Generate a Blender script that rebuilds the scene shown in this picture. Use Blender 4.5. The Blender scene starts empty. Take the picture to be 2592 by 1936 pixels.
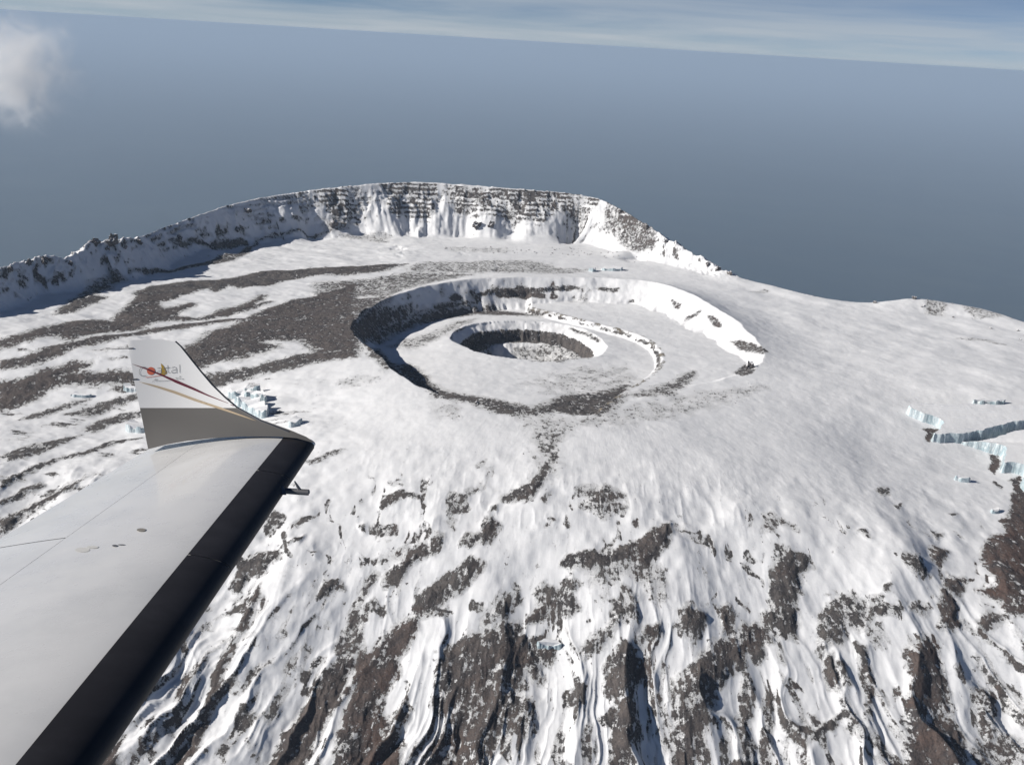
import bpy, bmesh, math, random
import numpy as np
C = bpy.context.scene.collection
sc = bpy.context.scene
random.seed(4)

# ------------------------------------------------------------------ camera
S = 2592 / 2212.0
F = 2245.0
CAMZ = 597.0
PITCH, ROLL = math.radians(21.05), math.radians(3.43)
CAM = np.array([0, 0, CAMZ])
_fwd = np.array([0, math.cos(PITCH), -math.sin(PITCH)])
_up0 = np.array([0, math.sin(PITCH), math.cos(PITCH)])
_rt0 = np.array([1.0, 0, 0])
RT = _rt0 * math.cos(ROLL) + _up0 * math.sin(ROLL)
UP = _up0 * math.cos(ROLL) - _rt0 * math.sin(ROLL)
FW = _fwd
import mathutils
cd = bpy.data.cameras.new('camera')
cam = bpy.data.objects.new('camera', cd)
C.objects.link(cam)
cam.matrix_world = mathutils.Matrix(((RT[0], UP[0], -FW[0], 0), (RT[1], UP[1], -FW[1], 0), (RT[2], UP[2], -FW[2], CAMZ), (0, 0, 0, 1)))
cd.sensor_fit = 'HORIZONTAL'
cd.sensor_width = 36
cd.lens = 36 * F / 2592
cd.clip_start = 0.2
cd.clip_end = 900000
sc.camera = cam

# ------------------------------------------------------------------ sky, sun, exposure
SUN_EL = math.radians(25.5)
SUN_AZ = math.radians(-100)          # compass style: 0 = +Y, clockwise; the sun stands to the left
SUN = np.array([math.sin(SUN_AZ) * math.cos(SUN_EL), math.cos(SUN_AZ) * math.cos(SUN_EL), math.sin(SUN_EL)])
w = bpy.data.worlds.new('World')
sc.world = w
w.use_nodes = True
nt = w.node_tree
nt.nodes.clear()
def N(nt, t, **k):
    n = nt.nodes.new(t)
    for a, b in k.items():
        if a.startswith('_'):
            n.inputs[a[1:].replace('_', ' ')].default_value = b
        else:
            setattr(n, a, b)
    return n
sky = N(nt, 'ShaderNodeTexSky', sky_type='NISHITA', sun_disc=False)
sky.sun_elevation = SUN_EL
sky.sun_rotation = SUN_AZ
sky.altitude = 6000
sky.air_density = 0.75
sky.ozone_density = 3.0
sky.dust_density = 0.6
bg = N(nt, 'ShaderNodeBackground')
bg.inputs[1].default_value = 0.05
wo = N(nt, 'ShaderNodeOutputWorld')
# thin streaks of cirrus, everywhere in the sky
tc = N(nt, 'ShaderNodeTexCoord')
mp = N(nt, 'ShaderNodeMapping')
mp.inputs['Scale'].default_value = (1.6, 1.6, 22)
mp.inputs['Rotation'].default_value = (0, 0, 0.3)
n1 = N(nt, 'ShaderNodeTexNoise', _Scale=2.2, _Detail=6.0, _Roughness=0.55, _Distortion=0.4)
r1 = N(nt, 'ShaderNodeValToRGB')
r1.color_ramp.elements[0].position = 0.20
r1.color_ramp.elements[1].position = 0.62
mx = N(nt, 'ShaderNodeMix', data_type='RGBA')
mx.inputs[7].default_value = (8.0, 8.8, 9.6, 1)
ma = N(nt, 'ShaderNodeMath', operation='MULTIPLY')
ma.inputs[1].default_value = 0.62
L = nt.links.new
L(tc.outputs['Generated'], mp.inputs[0]); L(mp.outputs[0], n1.inputs[0]); L(n1.outputs[0], r1.inputs[0])
sx = N(nt, 'ShaderNodeSeparateXYZ'); L(tc.outputs['Generated'], sx.inputs[0])
mr = N(nt, 'ShaderNodeMapRange'); L(sx.outputs[2], mr.inputs[0])          # far cirrus crowds together low in the sky
for i_, v_ in ((1, 0.0), (2, 0.10), (3, 1.0), (4, 0.0)): mr.inputs[i_].default_value = v_
L(r1.outputs[0], ma.inputs[0]); L(mr.outputs[0], ma.inputs[1]); L(ma.outputs[0], mx.inputs[0]); L(sky.outputs[0], mx.inputs[6])
L(mx.outputs[2], bg.inputs[0]); L(bg.outputs[0], wo.inputs[0])
sd_ = bpy.data.lights.new('sun', 'SUN')
sd_.energy = 5.0
sd_.angle = math.radians(0.5)
sd_.color = (1.0, 0.955, 0.89)
so = bpy.data.objects.new('sun', sd_)
C.objects.link(so)
so.rotation_euler = mathutils.Vector(SUN).to_track_quat('Z', 'Y').to_euler()
sc.view_settings.view_transform = 'Standard'
sc.view_settings.look = 'None'
sc.view_settings.exposure = 0.22
sc.view_settings.gamma = 1
sc.view_settings.use_curve_mapping = False
sc.cycles.volume_bounces = 2
sc.cycles.volume_step_rate = 1.0

# ------------------------------------------------------------------ helpers
def tag(o, label=None, cat=None, group=None, kind=None):
    if label: o['label'] = label
    if cat: o['category'] = cat
    if group: o['group'] = group
    if kind: o['kind'] = kind
    return o

def ray(px, py):                       # direction through a point of the photograph (its own pixels)
    return FW + RT * ((px - 1296) / F) - UP * ((py - 968) / F)

def D(px, py, z):                      # photograph point (2212-wide reading) at a known height -> x, y
    d = ray(px * S, py * S)
    t = (z - CAMZ) / d[2]
    return (d[0] * t, d[1] * t)

def _hash(ix, iy, seed):
    h = (ix.astype(np.int64) * 374761393 + iy.astype(np.int64) * 668265263 + seed * 974711) & 0xffffffff
    h = ((h ^ (h >> 13)) * 1274126177) & 0xffffffff
    h = (h ^ (h >> 16)) & 0xffffff
    return h.astype(np.float32) / np.float32(0xffffff)

def vn(x, y, seed=0):                  # value noise 0..1
    fx = np.floor(x); fy = np.floor(y)
    tx = (x - fx).astype(np.float32); ty = (y - fy).astype(np.float32)
    tx = tx * tx * tx * (tx * (tx * 6 - 15) + 10); ty = ty * ty * ty * (ty * (ty * 6 - 15) + 10)
    ix = fx.astype(np.int64); iy = fy.astype(np.int64)
    a = _hash(ix, iy, seed); b = _hash(ix + 1, iy, seed); c = _hash(ix, iy + 1, seed); d = _hash(ix + 1, iy + 1, seed)
    return (a + (b - a) * tx) * (1 - ty) + (c + (d - c) * tx) * ty

def fbm(x, y, seed=0, o=4, g=0.5):
    s = 0; a = 1; t = 0
    for i in range(o):
        s = s + a * vn(x * 2 ** i + 17.3 * i, y * 2 ** i - 9.1 * i, seed + i); t += a; a *= g
    return s / t

def ridged(x, y, seed=0, o=4, g=0.5):
    s = 0; a = 1; t = 0
    for i in range(o):
        v = 1 - np.abs(2 * vn(x * 2 ** i + 11.3 * i, y * 2 ** i - 5.1 * i, seed + i) - 1)
        s = s + a * v * v; t += a; a *= g
    return s / t

def ss(a, b, x):
    t = np.clip((x - a) / (b - a), 0, 1)
    return t * t * (3 - 2 * t)

def polydist(x, y, P, closed=True, attrs=None):
    """distance to a polyline; with the attributes of the nearest point interpolated"""
    P = np.asarray(P, np.float64)
    n = len(P)
    best = np.full(x.shape, 1e18); out = None
    if attrs is not None:
        attrs = np.asarray(attrs, np.float64)
        out = [np.zeros(x.shape) for _ in range(attrs.shape[1])]
    for i in range(n if closed else n - 1):
        ax, ay = P[i]; bx, by = P[(i + 1) % n]
        dx, dy = bx - ax, by - ay
        l2 = dx * dx + dy * dy + 1e-9
        t = np.clip(((x - ax) * dx + (y - ay) * dy) / l2, 0, 1)
        d2 = (x - ax - t * dx) ** 2 + (y - ay - t * dy) ** 2
        m = d2 < best
        best = np.where(m, d2, best)
        if attrs is not None:
            for k in range(attrs.shape[1]):
                out[k] = np.where(m, attrs[i, k] + (attrs[(i + 1) % n, k] - attrs[i, k]) * t, out[k])
    d = np.sqrt(best)
    return (d, out) if attrs is not None else d

def inside(x, y, P):
    r = np.zeros(x.shape, bool)
    n = len(P)
    for i in range(n):
        ax, ay = P[i]; bx, by = P[(i + 1) % n]
        if ay == by: continue
        c = ((ay > y) != (by > y)) & (x < (bx - ax) * (y - ay) / (by - ay) + ax)
        r ^= c
    return r

def smooth_poly(P, k=2, closed=True):
    P = [np.asarray(p, float) for p in P]
    for _ in range(k):
        q = []
        n = len(P)
        rng = range(n) if closed else range(n - 1)
        if not closed: q.append(P[0])
        for i in rng:
            a, b = P[i], P[(i + 1) % n]
            q += [a * .75 + b * .25, a * .25 + b * .75]
        if not closed: q.append(P[-1])
        P = q
    return np.array(P)

# ------------------------------------------------------------------ landform data
# outer crest: photo point, height, width of the inner face
CREST = [(-700, 700, 30, 45), (-300, 655, 38, 50), (-150, 632, 44, 55), (0, 585, 55, 60), (50, 565, 58, 62), (100, 553, 64, 66), (150, 556, 56, 62),
         (200, 524, 72, 75), (245, 518, 76, 78), (300, 514, 66, 66), (345, 496, 62, 58), (430, 463, 80, 76), (530, 433, 98, 96),
         (650, 413, 116, 112), (780, 399, 136, 130), (880, 392, 145, 138), (1000, 398, 145, 140), (1120, 408, 142, 140), (1250, 418, 134, 134),
         (1315, 436, 122, 118), (1400, 487, 84, 74), (1450, 520, 62, 55), (1500, 548, 40, 42), (1540, 570, 25, 36), (1585, 596, 8, 36),
         (1650, 612, 4, 60), (1750, 641, 0, 60), (1850, 656, -3, 60), (1920, 652, 6, 70), (1980, 644, 16, 90), (2080, 655, 13, 90),
         (2212, 692, 6, 90), (2400, 760, 0, 60), (2700, 850, 0, 60)]
crest_xy = [D(a, b, z) for a, b, z, w_ in CREST]
cr5 = smooth_poly([(*D(a, b, z), z, w_, i) for i, (a, b, z, w_) in enumerate(CREST)], 2, False)
crs_xy, crest_at = cr5[:, :2], cr5[:, 2:]
REGION = [tuple(p) for p in crs_xy] + [(3500, 900), (3500, -3000), (-3500, -3000), (-3500, 800)]
# rim of the wide crater: photo point, rim height, depth inside, width of the inner wall
RIM = [(752, 705, 5, 58, 55), (790, 665, 8, 60, 62), (880, 625, 12, 58, 72), (1000, 603, 15, 60, 74), (1100, 598, 16, 60, 74), (1250, 598, 18, 50, 66),
       (1400, 605, 24, 46, 60), (1480, 627, 26, 42, 76), (1550, 666, 25, 36, 76), (1610, 708, 21, 26, 64), (1655, 757, 13, 16, 40), (1648, 790, 7, 9, 26),
       (1580, 818, 4, 6, 16), (1500, 833, 1, 4, 16), (1420, 850, -1, 5, 16), (1350, 880, -2, 10, 22), (1290, 897, -3, 12, 24), (1210, 893, -4, 10, 24),
       (1130, 880, -3, 10, 22), (1040, 872, -2, 10, 22), (945, 852, 0, 22, 12), (900, 832, 1, 32, 14), (850, 800, 3, 44, 16), (810, 762, 4, 50, 20), (775, 735, 5, 54, 38)]
rim3 = smooth_poly([(*D(a, b, z), z, dp, ww) for a, b, z, dp, ww in RIM], 1)
rim_xy, rim_at = rim3[:, :2], rim3[:, 2:]
SCARP = [(1150, 655), (1190, 668), (1230, 684), (1300, 703), (1370, 722), (1415, 745), (1436, 782), (1420, 815), (1375, 845), (1335, 872), (1300, 900)]
scarp_xy = smooth_poly([D(a, b, -20) for a, b in SCARP], 2, False)
scarp0 = scarp_xy
scarp_xy = np.vstack([[D(1150, 560, 20)], [D(1150, 600, 0)], scarp_xy])
SC_IN = [tuple(p) for p in scarp0] + [(60, 1200), (-900, 1300), (-900, 2300), D(1150, 600, -20)]
def Z2(a, b): return ((1100 + a / 4.418) / S, (680 + b / 4.418) / S)
PIT = [(165, 790), (215, 695), (300, 630), (400, 590), (550, 570), (750, 558), (1000, 556), (1250, 570), (1500, 610), (1700, 680), (1850, 770), (1930, 860),
       (1920, 930), (1850, 980), (1740, 1010), (1500, 1012), (1400, 1040), (1240, 1050), (1100, 1042), (850, 1012), (650, 985), (450, 935), (280, 860)]
pit_xy = smooth_poly([D(*Z2(a, b), -27) for a, b in PIT], 1)
pit_c = pit_xy.mean(0)
# floor of the wide crater, measured as if the low scarp were not there
FL = [(820, 700, -44), (1100, 672, -30), (900, 705, -30), (830, 745, -28), (870, 790, -24), (960, 850, -8), (1100, 875, -2), (1250, 890, -2), (970, 735, -12), (1100, 690, -13), (1140, 787, -12),
      (1310, 750, -12), (1420, 780, -9), (1400, 668, -24), (1500, 690, -20), (1580, 760, -14), (1560, 800, -4), (1450, 840, -3), (1250, 660, -30)]
fl_p = np.array([D(a, b, z) for a, b, z in FL]); fl_z = np.array([z for *_, z in FL], float)
def rbf_fit(p, z):
    d = np.linalg.norm(p[:, None] - p[None], axis=2)
    n = len(p)
    A = np.zeros((n + 3, n + 3)); A[:n, :n] = d + np.eye(n) * 20; A[:n, n] = 1; A[:n, n + 1:] = p / 1000; A[n, :n] = 1; A[n + 1:, :n] = p.T / 1000
    return np.linalg.solve(A, np.concatenate([z, [0, 0, 0]]))
fl_w = rbf_fit(fl_p, fl_z)
def rbf_eval(x, y, p, wt):
    s = wt[len(p)] + wt[len(p) + 1] * x / 1000 + wt[len(p) + 2] * y / 1000
    for (a, b), q in zip(p, wt):
        s = s + q * np.sqrt((x - a) ** 2 + (y - b) ** 2)
    return s
CX, CY = rim_xy.mean(0)
FCX, FCY = 150.0, 1800.0                 # the gullies of the near slope run away from here

def height(x, y, fine=True):
    """height of the mountain at x, y, and the fields the snow cover needs"""
    rc = np.hypot(x - CX, y - CY)
    lo = fbm(x / 260, y / 260, 3, 3) - 0.5
    e = 1190 - y + 60 * (fbm(x / 180, y / 400, 9, 2) - 0.5) * 2
    edge = 0.66 * (np.sqrt(e * e + 110 ** 2) + e) / 2
    cone = 62 * ss(330, 900, rc) * ss(0, 260, 1700 - y)
    z = -edge - cone + lo * 10
    z = z - 12 * ss(-150, -900, x) * ss(700, 1300, y)
    # outer crest and what falls away behind it
    d, (cz, cw, ci) = polydist(x, y, crs_xy, False, crest_at)
    ins = inside(x, y, REGION)
    wall = np.zeros(x.shape); band = np.zeros(x.shape)
    if fine:
        but = fbm(ci * 2.3, d / 300, 21, 4) - 0.5
        d_in = d * (1 + 0.55 * but) + 16 * (fbm(x / 45, y / 45, 23, 3) - 0.5) * ss(0, 30, d)
    else:
        d_in = d
    q = np.clip(1 - d_in / cw, 0, 1)
    prof = np.where(q > 0.45, 0.30 + (q - 0.45) / 0.55 * 0.70, 0.30 * (q / 0.45) ** 1.4)
    wall = (cz - np.clip(z, -40, 0) * 0) * prof
    if fine:
        rel = np.clip(wall / np.maximum(cz, 25), 0, 1)
        sc_ = 1.0 * ss(30, 70, cz)
        hs = 15.0
        qq = wall / hs + 1.6 * (fbm(x / 130, y / 130, 31, 3) - 0.5)
        fr = qq - np.floor(qq)
        stp = (np.floor(qq) + ss(0.5, 0.95, fr)) * hs - 1.6 * (fbm(x / 130, y / 130, 31, 3) - 0.5) * hs
        gul = fbm(ci * 1.9, d / 500, 38, 3)
        up = ss(0.20, 0.50, rel + 1.5 * (gul - 0.56) + .3 * (fbm(x / 40, y / 40, 37, 3) - 0.5)) * sc_ * ss(8.0, 9.5, ci) * ss(20.5, 19.5, ci)
        brk = ss(.38, .6, fbm(x / 34, y / 34, 36, 4))
        wall = wall + (stp - wall) * 0.9 * up * brk
        cr = ridged(x / 30, y / 30, 41, 5, .6) - 0.45
        wall = wall + cr * (7 + 3 * up) * ss(0.05, 0.4, rel) * ss(0.0, 25, d) * np.where(cz > 20, 1, .25)
        # jagged crest on the low left ridge and on the far right spur
        jag = ss(9.5, 8.0, ci) + ss(19.5, 21, ci) * ss(24.8, 23.5, ci)
        wall = wall + (jag + .22 * ss(25, 60, cz)) * (ridged(x / 30, y / 30, 45, 4) - 0.4) * 16 * ss(60, 0, d)
        # deep re-entrant on the right end of the wall
        g = ss(0.6, 0.0, np.abs(ci - 18.2)) * ss(8, 50, d) * ss(160, 110, d)
        wall = wall - 34 * g + 20 * ss(.5, .1, np.abs(ci - 17.3)) * ss(15, 60, d) * ss(190, 120, d)
        for cc_, hh_ in ((20.1, 11), (10.6, 12), (12.6, 14), (14.6, 16), (15.6, 14), (16.5, 12)):
            wall = wall + hh_ * ss(.32, .05, np.abs(ci - cc_)) * ss(20, 60, d) * ss(170, 90, d) - .6 * hh_ * ss(.3, .05, np.abs(ci - cc_ - .45)) * ss(20, 60, d) * ss(150, 100, d)
    band = np.where(ins, prof, 0) * ss(15, 60, cz)
    upb = up * ins * (prof > .02) * (.25 + .75 * ss(11, 13.5, ci)) if fine else band
    zi = z * (1 - ss(0.0, 0.6, q) * ss(8, 30, cz)) + wall
    drop = -0.62 * d - 0.0 + (ridged(x / 70, y / 70, 51, 3) - .45) * 20 * ss(0, 80, d) if fine else -0.62 * d
    ocz = cz + np.where(fine & (cz < 200), 0, 0)
    zo = np.maximum(ocz, z * 0 + cz) + drop
    if fine:
        jag = ss(9.5, 8.0, ci) + ss(19.5, 21, ci) * ss(24.8, 23.5, ci)
        zo = zo + (jag + .22 * ss(25, 60, cz)) * (ridged(x / 30, y / 30, 45, 4) - 0.4) * 16 * ss(60, 0, d)
    near_edge = ss(90, 0, d) * ss(25, 8, cz)
    zi = zi * (1 - near_edge) + (cz + lo * 4) * near_edge
    z = np.where(ins, zi, zo)
    # wide crater
    if fine:
        ux = x + 13 * (fbm(x / 48, y / 48, 301, 4) - .5); uy = y + 13 * (fbm(x / 48, y / 48, 305, 4) - .5)
        vx = x + 8 * (fbm(x / 22, y / 22, 311, 3) - .5); vy = y + 8 * (fbm(x / 22, y / 22, 315, 3) - .5)
    else:
        ux, uy, vx, vy = x, y, x, y
    dr, (rz, rd, rw) = polydist(ux, uy, rim_xy, True, rim_at)
    rin = inside(ux, uy, rim_xy)
    th = np.arctan2(y - CY, x - CX)
    outw = np.clip(1 - dr / (150.0 + 20 * ss(CX, CX + 300, x)), 0, 1) ** 2
    z = np.where(rin, z, z * (1 - outw) + rz * outw)
    fl = rbf_eval(x, y, fl_p, fl_w)
    ds = polydist(x, y, scarp_xy, False)
    sin_ = inside(x, y, SC_IN)
    dsn = ds + (4 * (fbm(x / 14, y / 14, 61, 3) - .5) if fine else 0)
    fl = fl - 15 * np.where(sin_, ss(0, 17, dsn), 0)
    if fine:
        fl = fl + 1.2 * (fbm(x / 60, y / 60, 63, 4) - .5) * 2
        k = ss(1350, 2100, y)
        gl = (fbm(th * 16, dr / 80, 65, 3) - .5) * 2
        rw = rw * (1 + 0.25 * gl)
    a = np.clip(dr / rw, 0, 1)
    wp = a * 0.85 + 0.15 * ss(0, 1, a)
    if fine:
        # cliff band half way down the back wall
        cb = ss(-80, -40, x) * ss(170, 130, x) * ss(1900, 2000, y)
        wp = wp + 0.16 * cb * (ss(0.40, 0.46, a) - ss(0.3, 0.9, a))
        wp = wp + 0.10 * gl * a * (1 - a) * 4 * k
    zin = rz * (1 - wp) + fl * wp
    zin = np.where(a >= 1, fl, zin)
    z = np.where(rin, zin, z)
    # the pit in its middle
    dp = polydist(vx, vy, pit_xy, True)
    pin = inside(vx, vy, pit_xy)
    tp = np.arctan2(y - pit_c[1], x - pit_c[0])
    z = np.where(pin, z, z + 2 * ss(45, 0, dp) * rin)
    prz = -30
    if fine:
        g2 = fbm(tp * 9, dp / 60, 71, 3) - .5
        dpp = dp * (1 + 0.3 * g2 * ss(70, 30, dp)) + 5 * (fbm(x / 9, y / 9, 73, 3) - .5) * ss(14, 24, dp)
    else:
        g2 = 0; dpp = dp
    wtop = 26 + 4 * np.cos(tp)
    drop = 19 * np.clip(dpp / wtop, 0, 1) + 25 * ss(0, 6, dpp - wtop) + 44 * ss(0, 80, dpp - wtop - 4)
    if fine:
        drop = drop + 3.2 * g2 * ss(0, 12, dp) * ss(40, 26, dp)
        rub = ss(40, 60, dp) * ss(-30, 40, (x - pit_c[0]) - 0.6 * (y - pit_c[1]))
        drop = drop - 2.5 * rub * (ridged(x / 16, y / 16, 77, 4) - .35)
    z = np.where(pin, z * 0 + (prz + (z - prz) * ss(30, 0, dp)) - drop, z)
    if fine:
        # near slope: gullies and spurs
        th2 = np.arctan2(x - FCX, FCY - y)
        r2 = np.hypot(x - FCX, y - FCY)
        wf = ss(1130, 840, y - 0.12 * np.abs(x))
        wm = ss(1400, 1180, y) * ss(60, 160, dr)
        wp1 = (fbm(x / 120, y / 120, 81, 3) - .5)
        g1 = ridged(th2 * 9 + wp1 * 1.3, r2 / 300, 83, 2)
        g3 = ridged(th2 * 27 + wp1 * 1.6 + .5 * (fbm(x / 40, y / 40, 86, 3) - .5), r2 / 330, 85, 3, .42)
        z = z + wf * (25 * (g1 - .45) + 11.0 * (g3 - .45) * (2.2 * fbm(x / 110, y / 130, 88, 3) - .2))
        z = z + wm * (1 - .5 * wf) * (9 * (fbm(x / 95, y / 120, 87, 4) - .5) * 2 + 3.0 * (ridged(x / 42, y / 60, 89, 3) - .4) * ss(0.42, 0.6, fbm(x / 150, y / 150, 91, 2)))
        wr = ss(450, 700, x) * ss(900, 1100, y)
        z = z + 5 * wr * (fbm(x / 130, y / 110, 93, 3) - .5) * 2
        wl = ss(-150, -350, x) * ss(60, 160, dr) * ins
        z = z + wl * (5 * (fbm(x / 90, y / 40, 95, 4) - .5) * 2) * (1 - band)
        z = z + 0.5 * (fbm(x / 11, y / 11, 97, 2) - .5) * (1 + 1.5 * wf + band)
    return z, band, dr, rin, dp, pin, upb

# coarse grid used only to find where a line of sight meets the ground
gx = np.arange(-2200, 2201, 8.0); gy = np.arange(300, 3500, 8.0)
GX, GY = np.meshgrid(gx, gy)
GZ = height(GX, GY, False)[0]
def ground_z(x, y):
    u = np.clip((np.asarray(x) + 2200) / 8.0, 0, len(gx) - 1.001); v = np.clip((np.asarray(y) - 300) / 8.0, 0, len(gy) - 1.001)
    i = u.astype(int); j = v.astype(int); a = u - i; b = v - j
    return (GZ[j, i] * (1 - a) + GZ[j, i + 1] * a) * (1 - b) + (GZ[j + 1, i] * (1 - a) + GZ[j + 1, i + 1] * a) * b
TS = np.arange(500, 3600, 2.5)
def hit(px, py):                        # photo pixel (full 2592 frame) -> x, y on the ground
    d = ray(px, py); d = d / np.linalg.norm(d)
    X = d[0] * TS; Y = d[1] * TS; Zr = CAMZ + d[2] * TS
    b = np.nonzero(Zr < ground_z(X, Y))[0]
    k = b[0] if len(b) else len(TS) - 1
    return np.array([X[k], Y[k]])
CROPS = {1: (0, 400, 2.458), 2: (800, 400, 2.458), 3: (1692, 500, 2.458), 4: (280, 820, 3.442), 5: (0, 1100, 1.976), 6: (800, 1100, 1.976), 7: (1692, 1100, 1.976),
         8: (1100, 680, 4.418), 9: (2200, 950, 4.719), 10: (540, 950, 9.178), 0: (0, 0, 1 / S)}
def at(crop, a, b):
    x0, y0, s = CROPS[crop]
    return hit(x0 + a / s, y0 + b / s)

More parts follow.
